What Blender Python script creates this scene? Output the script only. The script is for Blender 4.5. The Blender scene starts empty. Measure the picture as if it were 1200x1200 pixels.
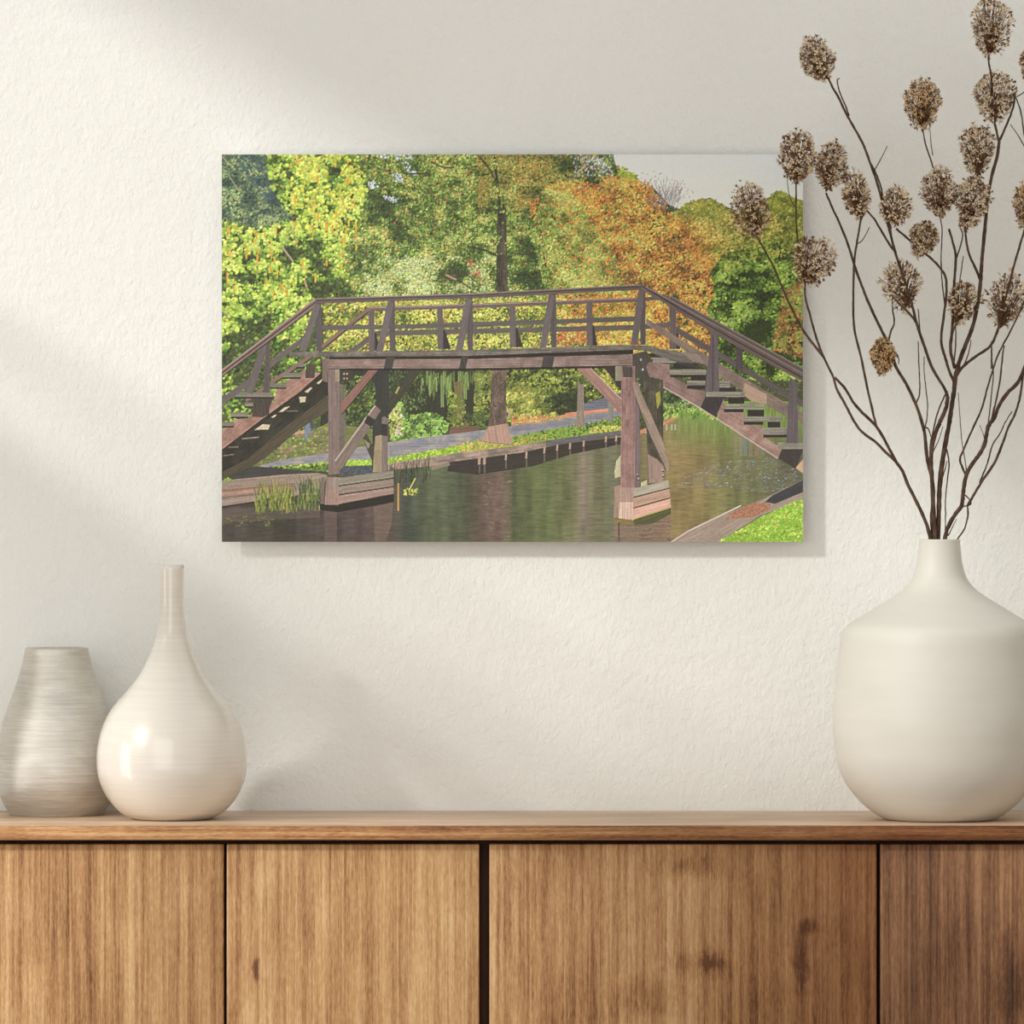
import bpy, bmesh, math, random
import numpy as np
from mathutils import Vector, Matrix

# ------------------------------------------------------------------ camera, sky, sun, exposure
S = bpy.context.scene
C = S.collection
D = 7.77            # camera distance from the back wall
HZ = 1.2375         # eye height
PX = 0.00125        # metres per photo pixel on the back wall
cam_d = bpy.data.cameras.new('camera')
cam = bpy.data.objects.new('camera', cam_d); C.objects.link(cam)
cam.location = (0, -D, HZ); cam.rotation_euler = (math.pi / 2, 0, 0)
cam_d.sensor_width = 36; cam_d.lens = 36 * D / (1200 * PX); cam_d.clip_end = 60
S.camera = cam

W = bpy.data.worlds.new('world'); S.world = W; W.use_nodes = True
bg = W.node_tree.nodes['Background']
bg.inputs[0].default_value = (1.0, 0.985, 0.965, 1); bg.inputs[1].default_value = 0.69

SUN_DIR = Vector((1.0, 0.85, -0.65)).normalized()
sd = bpy.data.lights.new('sun', 'SUN'); sd.energy = 1.72; sd.angle = math.radians(5.0); sd.color = (1.0, 0.985, 0.94)
sun = bpy.data.objects.new('sun', sd); C.objects.link(sun)
sun.rotation_euler = SUN_DIR.to_track_quat('-Z', 'Y').to_euler(); sun.location = (-4, -4, 4)

def area(name, loc, target, sx, sy, power, col):
    l = bpy.data.lights.new(name, 'AREA'); l.shape = 'RECTANGLE'; l.size = sx; l.size_y = sy; l.energy = power; l.color = col
    o = bpy.data.objects.new(name, l); C.objects.link(o); o.location = loc
    o.rotation_euler = (Vector(target) - Vector(loc)).to_track_quat('-Z', 'Y').to_euler()
    return o
area('fill_front_left', (-1.2, -2.9, 1.3), (-0.25, -0.2, 0.8), 2.0, 1.8, 20, (1.0, 0.985, 0.95))  # soft fill lamp added to brighten doors and vases
area('daylight_left', (-1.5, -0.60, 0.82), (-0.3, -0.2, 0.9), 0.34, 0.75, 2.4, (1.0, 0.98, 0.95))

S.view_settings.view_transform = 'Standard'; S.view_settings.look = 'None'
S.view_settings.gamma = 1; S.view_settings.use_curve_mapping = False
S.view_settings.exposure = 0.0

# ------------------------------------------------------------------ helpers
def P(px, py, d):
    """point at depth d in front of the back wall, from photo measurements"""
    s = PX * (D - d) / D
    return Vector(((px - 600) * s, -d, HZ - (py - 600) * s))
def sc(d): return PX * (D - d) / D
def srgb(c): 
    return tuple(((x / 255) / 12.92 if x <= 10 else (((x / 255) + 0.055) / 1.055) ** 2.4) for x in c)
def obj(name, bm, mats, parent=None, smooth=True):
    me = bpy.data.meshes.new(name); bmesh.ops.recalc_face_normals(bm, faces=bm.faces[:]); bm.to_mesh(me); bm.free()
    for m in (mats if isinstance(mats, (list, tuple)) else [mats]): me.materials.append(m)
    if smooth:
        for p in me.polygons: p.use_smooth = True
    o = bpy.data.objects.new(name, me); C.objects.link(o)
    if parent:
        o.parent = parent; o.matrix_parent_inverse = Matrix.Translation(-Vector(parent.location))
    return o
def thing(name, loc, label, cat, group=None):
    o = bpy.data.objects.new(name, None); o.empty_display_size = 0.05; C.objects.link(o); o.location = loc
    o['label'] = label; o['category'] = cat
    if group: o['group'] = group
    return o
def box(bm, lo, hi, mat=0):
    vs = [bm.verts.new((x, y, z)) for x in (lo[0], hi[0]) for y in (lo[1], hi[1]) for z in (lo[2], hi[2])]
    for f in ((0, 1, 3, 2), (4, 6, 7, 5), (0, 4, 5, 1), (2, 3, 7, 6), (0, 2, 6, 4), (1, 5, 7, 3)):
        bm.faces.new([vs[i] for i in f]).material_index = mat
    return vs
def bevel_box(lo, hi, r, seg=3):
    bm = bmesh.new(); box(bm, lo, hi)
    bmesh.ops.bevel(bm, geom=bm.edges[:], offset=r, segments=seg, profile=0.5, affect='EDGES')
    return bm
def lathe(prof, cx, cy, seg=96):
    bm = bmesh.new(); rings = []
    for r, z in prof:
        if r < 1e-5: rings.append([bm.verts.new((cx, cy, z))])
        else: rings.append([bm.verts.new((cx + r * math.cos(2 * math.pi * i / seg), cy + r * math.sin(2 * math.pi * i / seg), z)) for i in range(seg)])
    for a, b in zip(rings, rings[1:]):
        for i in range(seg):
            j = (i + 1) % seg
            if len(a) == 1: bm.faces.new((a[0], b[i], b[j]))
            elif len(b) == 1: bm.faces.new((a[i], a[j], b[0]))
            else: bm.faces.new((a[i], a[j], b[j], b[i]))
    return bm
def catmull(pts, n=6):
    if len(pts) < 3: return [p.copy() for p in pts]
    q = [pts[0] * 2 - pts[1]] + list(pts) + [pts[-1] * 2 - pts[-2]]
    out = []
    for i in range(1, len(q) - 2):
        a, b, c, d = q[i - 1], q[i], q[i + 1], q[i + 2]
        for k in range(n):
            t = k / n
            out.append(0.5 * ((2 * b) + (c - a) * t + (2 * a - 5 * b + 4 * c - d) * t * t + (3 * b - a - 3 * c + d) * t ** 3))
    out.append(q[-2]); return out
def tube(bm, pts, r0, r1, sides=8, mat=0, wob=0, rng=random):
    n = len(pts); rings = []
    up = Vector((0.13, 1, 0.07)).normalized()
    for i, p in enumerate(pts):
        t = (pts[min(i + 1, n - 1)] - pts[max(i - 1, 0)])
        t = t.normalized() if t.length > 1e-9 else Vector((0, 0, 1))
        a = t.cross(up); a = a.normalized() if a.length > 1e-4 else Vector((1, 0, 0)); b = t.cross(a)
        r = (r0 + (r1 - r0) * i / max(n - 1, 1)) * (1 + wob * rng.uniform(-1, 1))
        rings.append([bm.verts.new(p + a * (r * math.cos(2 * math.pi * k / sides)) + b * (r * math.sin(2 * math.pi * k / sides))) for k in range(sides)])
    for x, y in zip(rings, rings[1:]):
        for k in range(sides):
            j = (k + 1) % sides
            bm.faces.new((x[k], x[j], y[j], y[k])).material_index = mat
    bm.faces.new(rings[0][::-1]).material_index = mat; bm.faces.new(rings[-1]).material_index = mat

# ------------------------------------------------------------------ materials
class NT:
    def __init__(s, name):
        s.m = bpy.data.materials.new(name); s.m.use_nodes = True; s.t = s.m.node_tree
        s.b = s.t.nodes['Principled BSDF']; s.n = 0
    def add(s, typ, **kw):
        n = s.t.nodes.new(typ)
        for k, v in kw.items():
            if isinstance(v, bpy.types.NodeSocket): s.t.links.new(v, n.inputs[k.replace('_', ' ')])
            elif k in ('operation', 'blend_type', 'data_type', 'attribute_name', 'wave_type', 'bands_direction', 'feature', 'interpolation_type', 'noise_dimensions'): setattr(n, k, v)
            else: n.inputs[k.replace('_', ' ')].default_value = v
        return n
    def link(s, a, b): s.t.links.new(a, b)
    def math(s, op, a, b=None, clamp=False):
        n = s.t.nodes.new('ShaderNodeMath'); n.operation = op; n.use_clamp = clamp
        for i, v in enumerate((a, b)):
            if v is None: continue
            if isinstance(v, bpy.types.NodeSocket): s.t.links.new(v, n.inputs[i])
            else: n.inputs[i].default_value = v
        return n.outputs[0]
    def coord(s, scale=(1, 1, 1), loc=(0, 0, 0), src='Object'):
        tc = s.t.nodes.new('ShaderNodeTexCoord'); mp = s.t.nodes.new('ShaderNodeMapping')
        mp.inputs['Scale'].default_value = scale; mp.inputs['Location'].default_value = loc
        s.link(tc.outputs[src], mp.inputs[0]); return mp.outputs[0]
    def noise(s, vec, scale, detail=4, rough=0.55, dist=0):
        n = s.t.nodes.new('ShaderNodeTexNoise'); s.link(vec, n.inputs['Vector'])
        n.inputs['Scale'].default_value = scale; n.inputs['Detail'].default_value = detail
        n.inputs['Roughness'].default_value = rough; n.inputs['Distortion'].default_value = dist
        return n.outputs[0]
    def ramp(s, fac, stops):
        n = s.t.nodes.new('ShaderNodeValToRGB'); s.link(fac, n.inputs[0]); e = n.color_ramp.elements
        while len(e) < len(stops): e.new(0.5)
        for el, (p, c) in zip(e, stops): el.position = p; el.color = (*srgb(c), 1) if len(c) == 3 else c
        return n.outputs[0]
    def mix(s, fac, a, b, mode='MIX'):
        n = s.t.nodes.new('ShaderNodeMix'); n.data_type = 'RGBA'; n.blend_type = mode
        for i, v in ((0, fac), (6, a), (7, b)):
            if isinstance(v, bpy.types.NodeSocket): s.link(v, n.inputs[i])
            elif i == 0: n.inputs[0].default_value = v
            else: n.inputs[i].default_value = (*srgb(v), 1)
        return n.outputs[2]
    def bump(s, h, strength, dist=0.001):
        n = s.t.nodes.new('ShaderNodeBump'); n.inputs['Strength'].default_value = strength; n.inputs['Distance'].default_value = dist
        s.link(h, n.inputs['Height']); s.link(n.outputs[0], s.b.inputs['Normal'])
    def set(s, **kw):
        for k, v in kw.items():
            k = k.replace('_', ' ')
            if isinstance(v, bpy.types.NodeSocket): s.link(v, s.b.inputs[k])
            else: s.b.inputs[k].default_value = v
        return s.m

def plaster():
    t = NT('white_plaster')
    co = t.coord()
    a = t.noise(co, 42, 3, 0.5); st = t.coord((1.4, 1, 1.0), (3, 1, 7)); b = t.noise(st, 105, 4, 0.62, 0.6)
    big = t.noise(co, 2.2, 3)
    col = t.ramp(big, [(0.3, (238, 238, 234)), (0.7, (242, 242, 238))])
    h = t.math('ADD', t.math('MULTIPLY', a, 0.7), t.math('MULTIPLY', b, 0.6))
    t.bump(h, 0.8, 0.0036)
    return t.set(Base_Color=col, Roughness=0.95, Specular_IOR_Level=0.15)

def wood(name, stops, vertical=True, seed=0.0, knots=(), shade_tint=None, rough=0.6, bands=8.0):
    """stops: ramp colours dark..light.  knots: (x, z, rx, rz, depth) in metres"""
    t = NT(name)
    if vertical: st = lambda a, l, o=0: t.coord((a, 1.0, l), (seed * 3.1 + o, seed * 1.7, seed * 2.3 + o), 'Object')
    else: st = lambda a, l, o=0: t.coord((l, a, a), (seed * 3.1 + o, seed * 1.7, seed * 2.3 + o), 'Object')
    tone = t.noise(st(2.6, 0.8), 1.6, 3, 0.5, 0.3)
    warp = t.noise(st(3.0, 1.0, 5), 2.5, 2, 0.5)
    tc = st(1.0, 0.13, 2)
    wv = t.t.nodes.new('ShaderNodeTexWave'); wv.wave_type = 'BANDS'; wv.bands_direction = 'X' if vertical else 'Z'
    t.link(tc, wv.inputs[0]); wv.inputs['Scale'].default_value = bands; wv.inputs['Distortion'].default_value = 5.5
    wv.inputs['Detail'].default_value = 3; wv.inputs['Detail Scale'].default_value = 1.4; wv.inputs['Detail Roughness'].default_value = 0.6
    fine = t.noise(st(95, 3.0, 9), 3.2, 5, 0.7)
    pore = t.noise(st(60, 9.0, 4), 9.0, 3, 0.75)
    blot = t.noise(st(8, 3.5, 11), 1.7, 4, 0.6, 0.6)
    f = 0.5
    line = t.noise(st(150, 1.6, 21), 1.3, 4, 0.6, 0.2)
    for sig, wgt in ((tone, 0.62), (wv.outputs[0], 0.13), (fine, 0.62), (blot, 0.40), (pore, 0.70), (line, 0.85)):
        f = t.math('ADD', f, t.math('MULTIPLY', t.math('SUBTRACT', sig, 0.5), wgt))
    for (kx, kz, rx, rz, dep) in knots:
        nz = t.noise(t.coord((1.6, 1, 0.7), (kx * 7, 3, kz * 5)), 34, 5, 0.7)
        co = t.coord((1 / rx, 0.0, 1 / rz), (-kx / rx, 0, -kz / rz))
        ln = t.t.nodes.new('ShaderNodeVectorMath'); ln.operation = 'LENGTH'; t.link(co, ln.inputs[0])
        dd = t.math('ADD', ln.outputs['Value'], t.math('MULTIPLY', t.math('SUBTRACT', nz, 0.5), 3.2))
        k = t.math('MULTIPLY', t.math('SUBTRACT', 1.25, dd, True), t.math('ADD', 0.35, fine))
        f = t.math('SUBTRACT', f, t.math('MULTIPLY', k, dep))
    n = len(stops)
    col = t.ramp(f, [(0.12 + 0.70 * i / (n - 1), c) for i, c in enumerate(stops)])
    if shade_tint:   # grey-brown shade painted into the colour, deepening to the right
        sep = t.t.nodes.new('ShaderNodeSeparateXYZ'); tcx = t.t.nodes.new('ShaderNodeTexCoord'); t.link(tcx.outputs['Object'], sep.inputs[0])
        x0, x1, c = shade_tint
        w = t.math('DIVIDE', t.math('SUBTRACT', sep.outputs[0], x0), x1 - x0, True)
        w = t.math('MULTIPLY', w, t.math('ADD', 0.55, t.math('MULTIPLY', tone, 0.75)), True)
        col = t.mix(w, col, t.mix(1.0, col, c, 'MULTIPLY'))
    hh = t.math('ADD', t.math('MULTIPLY', fine, 0.7), t.math('MULTIPLY', wv.outputs[0], 0.25))
    t.bump(hh, 0.6, 0.0012)
    return t.set(Base_Color=col, Roughness=rough, Specular_IOR_Level=0.3)

def glaze(name, c0, c1, rough, streak=0.0, spec=0.5, coat=0.0, bumps=0.0, zs=70):
    t = NT(name)
    co = t.coord((1, 1, zs / 10.0), (0, 0, 0)); n = t.noise(co, 10, 4, 0.6)
    sp = t.noise(t.coord(), 5, 3)
    f = t.math('ADD', t.math('MULTIPLY', n, streak), t.math('MULTIPLY', sp, 1 - streak))
    col = t.ramp(f, [(0.35, c0), (0.65, c1)])
    if bumps: t.bump(n, bumps, 0.0008)
    m = t.set(Base_Color=col, Roughness=rough, Specular_IOR_Level=spec)
    t.b.inputs['Coat Weight'].default_value = coat; t.b.inputs['Coat Roughness'].default_value = 0.06
    return m
def plain(name, c0, c1, scale=60, rough=0.8, stretch=(1, 1, 1), bump=0.0):
    t = NT(name); n = t.noise(t.coord(stretch), scale, 3)
    if bump: t.bump(n, bump, 0.0005)
    return t.set(Base_Color=t.ramp(n, [(0.35, c0), (0.65, c1)]), Roughness=rough, Specular_IOR_Level=0.25)

M_wall = plaster()
M_floor = wood('floor_boards', [(120, 88, 60), (160, 125, 90), (190, 155, 118)], vertical=False, seed=4)
M_trim = plain('white_trim', (228, 226, 222), (236, 234, 230), 8, 0.5)

# ------------------------------------------------------------------ setting
def struct(name, bm, mat):
    o = obj(name, bm, mat, smooth=False); o['kind'] = 'structure'; return o
XL = -1.6
WH = 4.0
bm = bmesh.new(); box(bm, (XL - 0.12, 0, 0), (2.2, 0.12, WH)); struct('wall_back', bm, M_wall)
# unseen openings in the left wall, shaped to throw the sun bands: (y near, y far, sill, head)
GOBO_WIN = [(-0.47, -1.66, 1.93, 2.73), (-1.66, -2.50, 2.12, 2.84), (-0.98, -1.36, 0.95, 1.80), (-1.36, -1.84, 1.15, 1.90)]
ys = sorted({0.0, -4.6} | {w[0] for w in GOBO_WIN} | {w[1] for w in GOBO_WIN}, reverse=True)
bm = bmesh.new()
for ya, yb in zip(ys, ys[1:]):
    mid = (ya + yb) / 2; z = 0.0
    for w in sorted((w for w in GOBO_WIN if w[1] < mid < w[0]), key=lambda w: w[2]):
        box(bm, (XL - 0.12, yb, z), (XL, ya, w[2])); z = w[3]
    box(bm, (XL - 0.12, yb, z), (XL, ya, WH))
bmesh.ops.remove_doubles(bm, verts=bm.verts[:], dist=1e-5)
struct('wall_left_gobo', bm, M_wall)  # unseen wall, raised and pierced to shape the sunlight
bm = bmesh.new(); box(bm, (XL - 0.12, -4.6, -0.05), (2.2, 0.12, 0)); struct('floor', bm, M_floor)
bm = bmesh.new(); box(bm, (1.50, -4.6, 0), (1.62, 0, WH)); struct('wall_right_blocker', bm, M_wall)  # unseen wall added to cut the fill light from the right
for n_, (ya, yb, za, zb) in enumerate(GOBO_WIN):
    wf = bmesh.new(); t_ = 0.012; xa, xb = XL - 0.05, XL - 0.02
    box(wf, (xa, yb, za), (xb, ya, za + t_)); box(wf, (xa, yb, zb - t_), (xb, ya, zb))
    box(wf, (xa, yb, za + t_), (xb, yb + t_, zb - t_)); box(wf, (xa, ya - t_, za + t_), (xb, ya, zb - t_))
    if n_ == 0: box(wf, (xa, yb, 2.040), (xb, ya, 2.075))      # added bar, throws the thin dark band on the wall
    struct('gobo_window_%d' % (n_ + 1), wf, M_trim)

# ------------------------------------------------------------------ sideboard
TOPZ = 0.80
M_top = wood('sheen_oak_top', [(140, 108, 84), (188, 156, 126), (214, 186, 158), (234, 212, 188)], vertical=False, seed=1.3, rough=0.42, bands=14)  # oak lightened, the grazing sun sheen on top is painted in
M_carc = wood('dark_oak_carcass', [(38, 26, 22), (58, 40, 32), (78, 55, 44)], seed=2.0, rough=0.8)
LIGHT = [(108, 70, 42), (166, 122, 80), (198, 157, 110), (222, 188, 142)]
DARK_SHADED = [(62, 40, 27), (108, 72, 47), (142, 101, 70), (172, 131, 95)]  # darker oak, with shade at the right end painted in as well
sb = thing('sideboard', (0.15, -0.18, 0), 'long oak sideboard with flat handleless doors standing against the white wall', 'sideboard')
bm = bmesh.new()
nx = 190
topbm = bevel_box((-0.80, -0.36, 0.7790), (1.10, -0.0005, TOPZ), 0.0022, 2)
M_edge = wood('oak_top_edge', [(84, 50, 34), (142, 96, 62), (184, 136, 90), (214, 174, 126)], vertical=False, seed=5.3, bands=14, shade_tint=(0.0, 0.55, (172, 146, 132)))  # edge colour darkens rightwards, shade painted in
wt_ = obj('worktop', topbm, [M_top, M_edge], sb)
for p_ in wt_.data.polygons:
    if p_.normal.y < -0.6: p_.material_index = 1
bm = bmesh.new()
box(bm, (-0.78, -0.315, 0.16), (1.08, -0.02, 0.7788))
obj('carcass', bm, M_carc, sb, smooth=False)
def door(x0, x1, mat, ztop, label):
    bm = bevel_box((x0, -0.338, 0.175), (x1, -0.3155, ztop), 0.0018, 2)
    o = obj('door', bm, mat, sb)
    o['label'] = label; return o
s_ = sc(0.338)
dx = lambda px: (px - 600) * s_
def kz(py): return HZ - (py - 600) * s_
M_d1 = wood('oak_door_a', LIGHT, seed=3.0, bands=9, knots=())
M_d2 = wood('oak_door_b', LIGHT, seed=7.7, bands=7, knots=[(dx(300), kz(1136), 0.005, 0.018, 0.5)])
M_d3 = wood('oak_door_c', LIGHT, seed=12.4, bands=10, shade_tint=(dx(780), dx(1020), (188, 160, 146)),  # right part carries painted shade
            knots=[(dx(805), kz(1015), 0.050, 0.026, 0.26), (dx(825), kz(1130), 0.048, 0.020, 0.30), (dx(838), kz(1130), 0.016, 0.008, 0.25), (dx(936), kz(1122), 0.012, 0.046, 0.34), (dx(950), kz(1086), 0.012, 0.012, 0.3), (dx(760), kz(1170), 0.05, 0.03, 0.2)])
M_d4 = wood('oak_door_d', DARK_SHADED, seed=18.2, bands=11, knots=[(dx(1185), kz(1150), 0.03, 0.06, 0.3)])
DT = kz(989.5)
door(-0.757, dx(262.2), M_d1, DT, 'pale straight-grained door')
door(dx(265.6), dx(561.5), M_d2, DT, 'pale door with one small dark knot')
door(dx(573.5), dx(1027.3), M_d3, DT, 'wide knotty door, painted shade darkening it to the right')
door(dx(1031.6), 1.062, M_d4, DT, 'brown door partly darkened by painted shade')
for fx in (-0.70, 0.15, 1.0):
    for fy in (-0.29, -0.06):
        bm = bmesh.new()
        tube(bm, [Vector((fx, fy, 0.0)), Vector((fx, fy, 0.161))], 0.012, 0.020, 16)
        obj('leg', bm, M_carc, sb)

# ------------------------------------------------------------------ vases
def vase(name, prof_px, cxp, d, label, mat, wall=0.004, inner_from=0, cat='vase'):
    s = sc(d); cx = (cxp - 600) * s
    zb = None
    out = [(r * s, HZ - (py - 600) * s) for r, py in prof_px]           # rim -> foot
    z0 = out[-1][1]; out = [(r, TOPZ + 0.0003 + (z - z0) * 1.0) for r, z in out]
    pts = catmull([Vector((r, z, 0)) for r, z in out], 5); out = [(p.x, p.y) for p in pts]
    rim_r, rim_z = out[0]
    prof = []
    inn = [(max(r - wall, 0.004), z) for r, z in out if z > out[0][1] - 0.14]
    prof += [(0.0, inn[-1][1] - 0.002)] + inn[::-1]
    prof[-1] = (rim_r - wall, rim_z - 0.0006)
    prof += [(rim_r - wall * 0.5, rim_z + 0.0004)] + out
    prof += [(0.0, TOPZ + 0.0018)]
    rt = thing(name, (cx, -d, TOPZ), label, cat)
    bm = lathe(prof, cx, -d, 128)
    o = obj('vase_body', bm, mat, rt)
    return rt
M_big = glaze('matt_ivory_glaze', (211, 208, 199), (219, 216, 207), 0.5, 0.3, 0.4, 0.0, 0.06, 60)
M_bot = glaze('glossy_cream_glaze', (220, 213, 203), (230, 224, 214), 0.30, 0.6, 0.5, 0.9, 0.03, 260)
def brushed():
    t = NT('brushed_silver_glaze')
    co = t.coord((1, 1, 30)); n = t.noise(co, 14, 6, 0.75); n2 = t.noise(t.coord((1, 1, 2.5)), 9, 4, 0.6, 0.5)
    f = t.math('ADD', t.math('MULTIPLY', n, 0.6), t.math('MULTIPLY', n2, 0.4))
    col = t.ramp(f, [(0.30, (176, 170, 160)), (0.5, (206, 201, 192)), (0.70, (232, 228, 220))])
    t.bump(n, 0.5, 0.0012)
    r = t.math('ADD', 0.22, t.math('MULTIPLY', n, 0.3))
    m = t.set(Base_Color=col, Roughness=r, Metallic=0.55); return m
M_sil = brushed()
vase('large_vase', [(24, 636), (24.5, 645), (27, 665), (33, 683), (47, 698), (77, 717), (104, 733.5), (112, 741), (116, 752), (118, 770), (121.5, 800), (125, 845), (123.5, 875), (119.5, 900), (110.5, 921), (96, 940), (82, 953), (70, 961), (62, 964)],
     1101, 0.225, 'large round-shouldered matt ivory vase at the right holding the dried flowers', M_big, 0.005)
vase('bottle_vase', [(14.2, 665), (13.8, 690), (14, 715), (17.8, 745), (24.3, 765), (31.5, 781), (40, 796), (52, 811), (65.5, 826), (75.5, 841), (83, 859), (87.5, 880), (88, 900), (85.5, 916), (79.5, 931), (71, 944), (61, 954), (51, 960), (44, 962.5)],
     201.5, 0.215, 'glossy cream bottle vase with a long thin neck and round belly', M_bot, 0.003)
vase('tapered_vase', [(36.8, 763), (39, 775), (44.5, 796), (52.5, 820), (61.5, 844), (67.5, 868), (71, 888), (72, 905), (70, 925), (64, 942), (56.5, 955), (55, 958)],
     66.5, 0.098, 'squat tapering vase in brushed silvery glaze at the far left', M_sil, 0.003)

# ------------------------------------------------------------------ the print on the wall
def paint():
    """the printed landscape as an array of inks, 680 x 453"""
    K = 2; X0, Y0 = 260.0, 181.0; w, h = 681, 454
    rs = np.random.RandomState(7)
    img = np.zeros((h * K, w * K, 3), np.float32)
    HH, WW = img.shape[:2]
    yy, xx = np.mgrid[0:HH, 0:WW].astype(np.float32); PXX = xx / K + X0; PYY = yy / K + Y0
    def vn(sx, sy, seed, oct=1):
        out = np.zeros((HH, WW), np.float32); amp = 1; tot = 0
        for o in range(oct):
            r = np.random.RandomState(seed + o * 17); gx, gy = int(WW / (sx * K)) + 3, int(HH / (sy * K)) + 3
            g = r.rand(gy, gx).astype(np.float32)
            u = np.arange(WW) / (sx * K); v = np.arange(HH) / (sy * K)
            iu = u.astype(int); iv = v.astype(int); fu = (u - iu); fv = (v - iv)
            fu = (fu * fu * (3 - 2 * fu))[None, :]; fv = (fv * fv * (3 - 2 * fv))[:, None]
            a = g[np.ix_(iv, iu)]; b = g[np.ix_(iv, iu + 1)]; c = g[np.ix_(iv + 1, iu)]; d = g[np.ix_(iv + 1, iu + 1)]
            out += amp * ((a * (1 - fu) + b * fu) * (1 - fv) + (c * (1 - fu) + d * fu) * fv); tot += amp
            amp *= 0.55; sx = max(sx / 2, .6); sy = max(sy / 2, .6)
        return out / tot
    def mask(pts):
        pts = [((x - X0) * K, (y - Y0) * K) for x, y in pts]
        xs = [p[0] for p in pts]; ys = [p[1] for p in pts]
        x0, x1 = max(int(min(xs)) - 1, 0), min(int(max(xs)) + 2, WW); y0, y1 = max(int(min(ys)) - 1, 0), min(int(max(ys)) + 2, HH)
        if x1 <= x0 or y1 <= y0: return None
        acc = np.zeros((y1 - y0, x1 - x0), np.float32)
        for oy in (0.25, 0.75):
            for ox in (0.25, 0.75):
                gy, gx = np.mgrid[y0:y1, x0:x1].astype(np.float32); gx += ox; gy += oy
                ins = np.zeros(gx.shape, bool); n = len(pts)
                for i in range(n):
                    (ax, ay), (bx, by) = pts[i], pts[(i + 1) % n]
                    if ay == by: continue
                    c = ((ay > gy) != (by > gy)) & (gx < (bx - ax) * (gy - ay) / (by - ay) + ax); ins ^= c
                acc += ins
        return (slice(y0, y1), slice(x0, x1)), acc / 4
    fine = vn(1.2, 1.2, 91, 2); finex = vn(14, 0.9, 92, 2); finey = vn(0.9, 14, 93, 2); mid = vn(9, 9, 94, 3)
    # streaks along a slope either way
    dg = rs.rand(4000).astype(np.float32)
    def poly(pts, col, grain=0.10, ang=None, col2=None, alpha=1.0):
        m = mask(pts)
        if m is None: return
        def fix(c):
            r_, g_, b_ = c
            return ((r_ + 1) * .90, (g_ + 6) * .885, (b_ + 1) * .88) if abs(g_ - b_) < 17 and r_ >= g_ and r_ < 200 else c
        col = fix(col); col2 = fix(col2) if col2 is not None else None
        sl, a = m; X = PXX[sl]; Y = PYY[sl]
        base = np.array(col, np.float32)[None, None, :] * np.ones(a.shape + (1,), np.float32)
        if col2 is not None:
            t = mid[sl][..., None]; t = np.clip((t - 0.3) / 0.4, 0, 1); base = base * (1 - t) + np.array(col2, np.float32) * t
        if grain:
            if ang is None: g = fine[sl]
            else:
                v = (-X * math.sin(ang) + Y * math.cos(ang)) * 1.3 + 1500; u = (X * math.cos(ang) + Y * math.sin(ang)) / 17 + 500
                iv = v.astype(int) % 3999; g = dg[(iv * 7 + u.astype(int) * 13) % 4000] * .5 + dg[(iv * 3 + 11) % 4000] * .3 + fine[sl] * .4 - .1
            base = base * (1 + grain * (g[..., None] - 0.5) * 2)
        a = (a * alpha)[..., None]
        img[sl] = img[sl] * (1 - a) + base * a
    def line(pts, wd, col, grain=0.08, alpha=1.0, w2=None):
        for i, ((x0, y0), (x1, y1)) in enumerate(zip(pts, pts[1:])):
            L = math.hypot(x1 - x0, y1 - y0) or 1; nx_, ny_ = -(y1 - y0) / L, (x1 - x0) / L; a = wd / 2; b = (w2 if w2 is not None else wd) / 2
            poly([(x0 + nx_ * a, y0 + ny_ * a), (x1 + nx_ * b, y1 + ny_ * b), (x1 - nx_ * b, y1 - ny_ * b), (x0 - nx_ * a, y0 - ny_ * a)], col, grain, math.atan2(y1 - y0, x1 - x0), None, alpha)
    def leaves(region, n, size, pal, clump, jit=0.18, asp=(0.6, 1.0), thr=-1, ang=None, vary=0.10):
        """region: polygon; pal: dark..light list; clump: noise array steering tone"""
        xs = [p[0] for p in region]; ys = [p[1] for p in region]
        m = mask(region)
        if m is None: return
        full = np.zeros((HH, WW), np.float32); full[m[0]] = m[1]
        lx = (rs.uniform(min(xs), max(xs), n) - X0) * K; ly = (rs.uniform(min(ys), max(ys), n) - Y0) * K
        ix = np.clip(lx.astype(int), 0, WW - 1); iy = np.clip(ly.astype(int), 0, HH - 1)
        ok = (full[iy, ix] > 0.5) & (clump[iy, ix] + rs.uniform(-.12, .12, n) > thr)
        ix, iy = ix[ok], iy[ok]; n = len(ix)
        if n == 0: return
        tone = np.clip((clump[iy, ix] - 0.28) / 0.44 + rs.normal(0, jit, n), 0, 0.999) * (len(pal) - 1)
        pa = np.array(pal, np.float32); k = tone.astype(int); f = (tone - k)[:, None]
        col = pa[k] * (1 - f) + pa[k + 1] * f
        col = col * (1 + rs.normal(0, vary, (n, 1))) + rs.normal(0, 5, (n, 3))
        th = rs.uniform(0, math.pi, n) if ang is None else rs.normal(ang, 0.25, n)
        A = size * K * rs.uniform(0.6, 1.25, n) / 2; B = A * rs.uniform(asp[0], asp[1], n)
        R = int(size * K * 0.65) + 1; ct, st = np.cos(th), np.sin(th)
        for dy in range(-R, R + 1):
            for dx_ in range(-R, R + 1):
                u = (dx_ * ct + dy * st) / A; v = (-dx_ * st + dy * ct) / B
                o = (u * u + v * v) <= 1.0
                if not o.any(): continue
                X = ix[o] + dx_; Y = iy[o] + dy; q = (X >= 0) & (X < WW) & (Y >= 0) & (Y < HH)
                sh = 1.06 - 0.14 * (dy / max(R, 1))
                img[Y[q], X[q]] = col[o][q] * sh
    R_ = lambda x0, y0, x1, y1: [(x0, y0), (x1, y0), (x1, y1), (x0, y1)]
    cl1 = vn(26, 18, 11, 3); cl2 = vn(16, 11, 12, 3); cl3 = vn(40, 30, 13, 4); cl4 = vn(9, 6, 14, 2)
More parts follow.
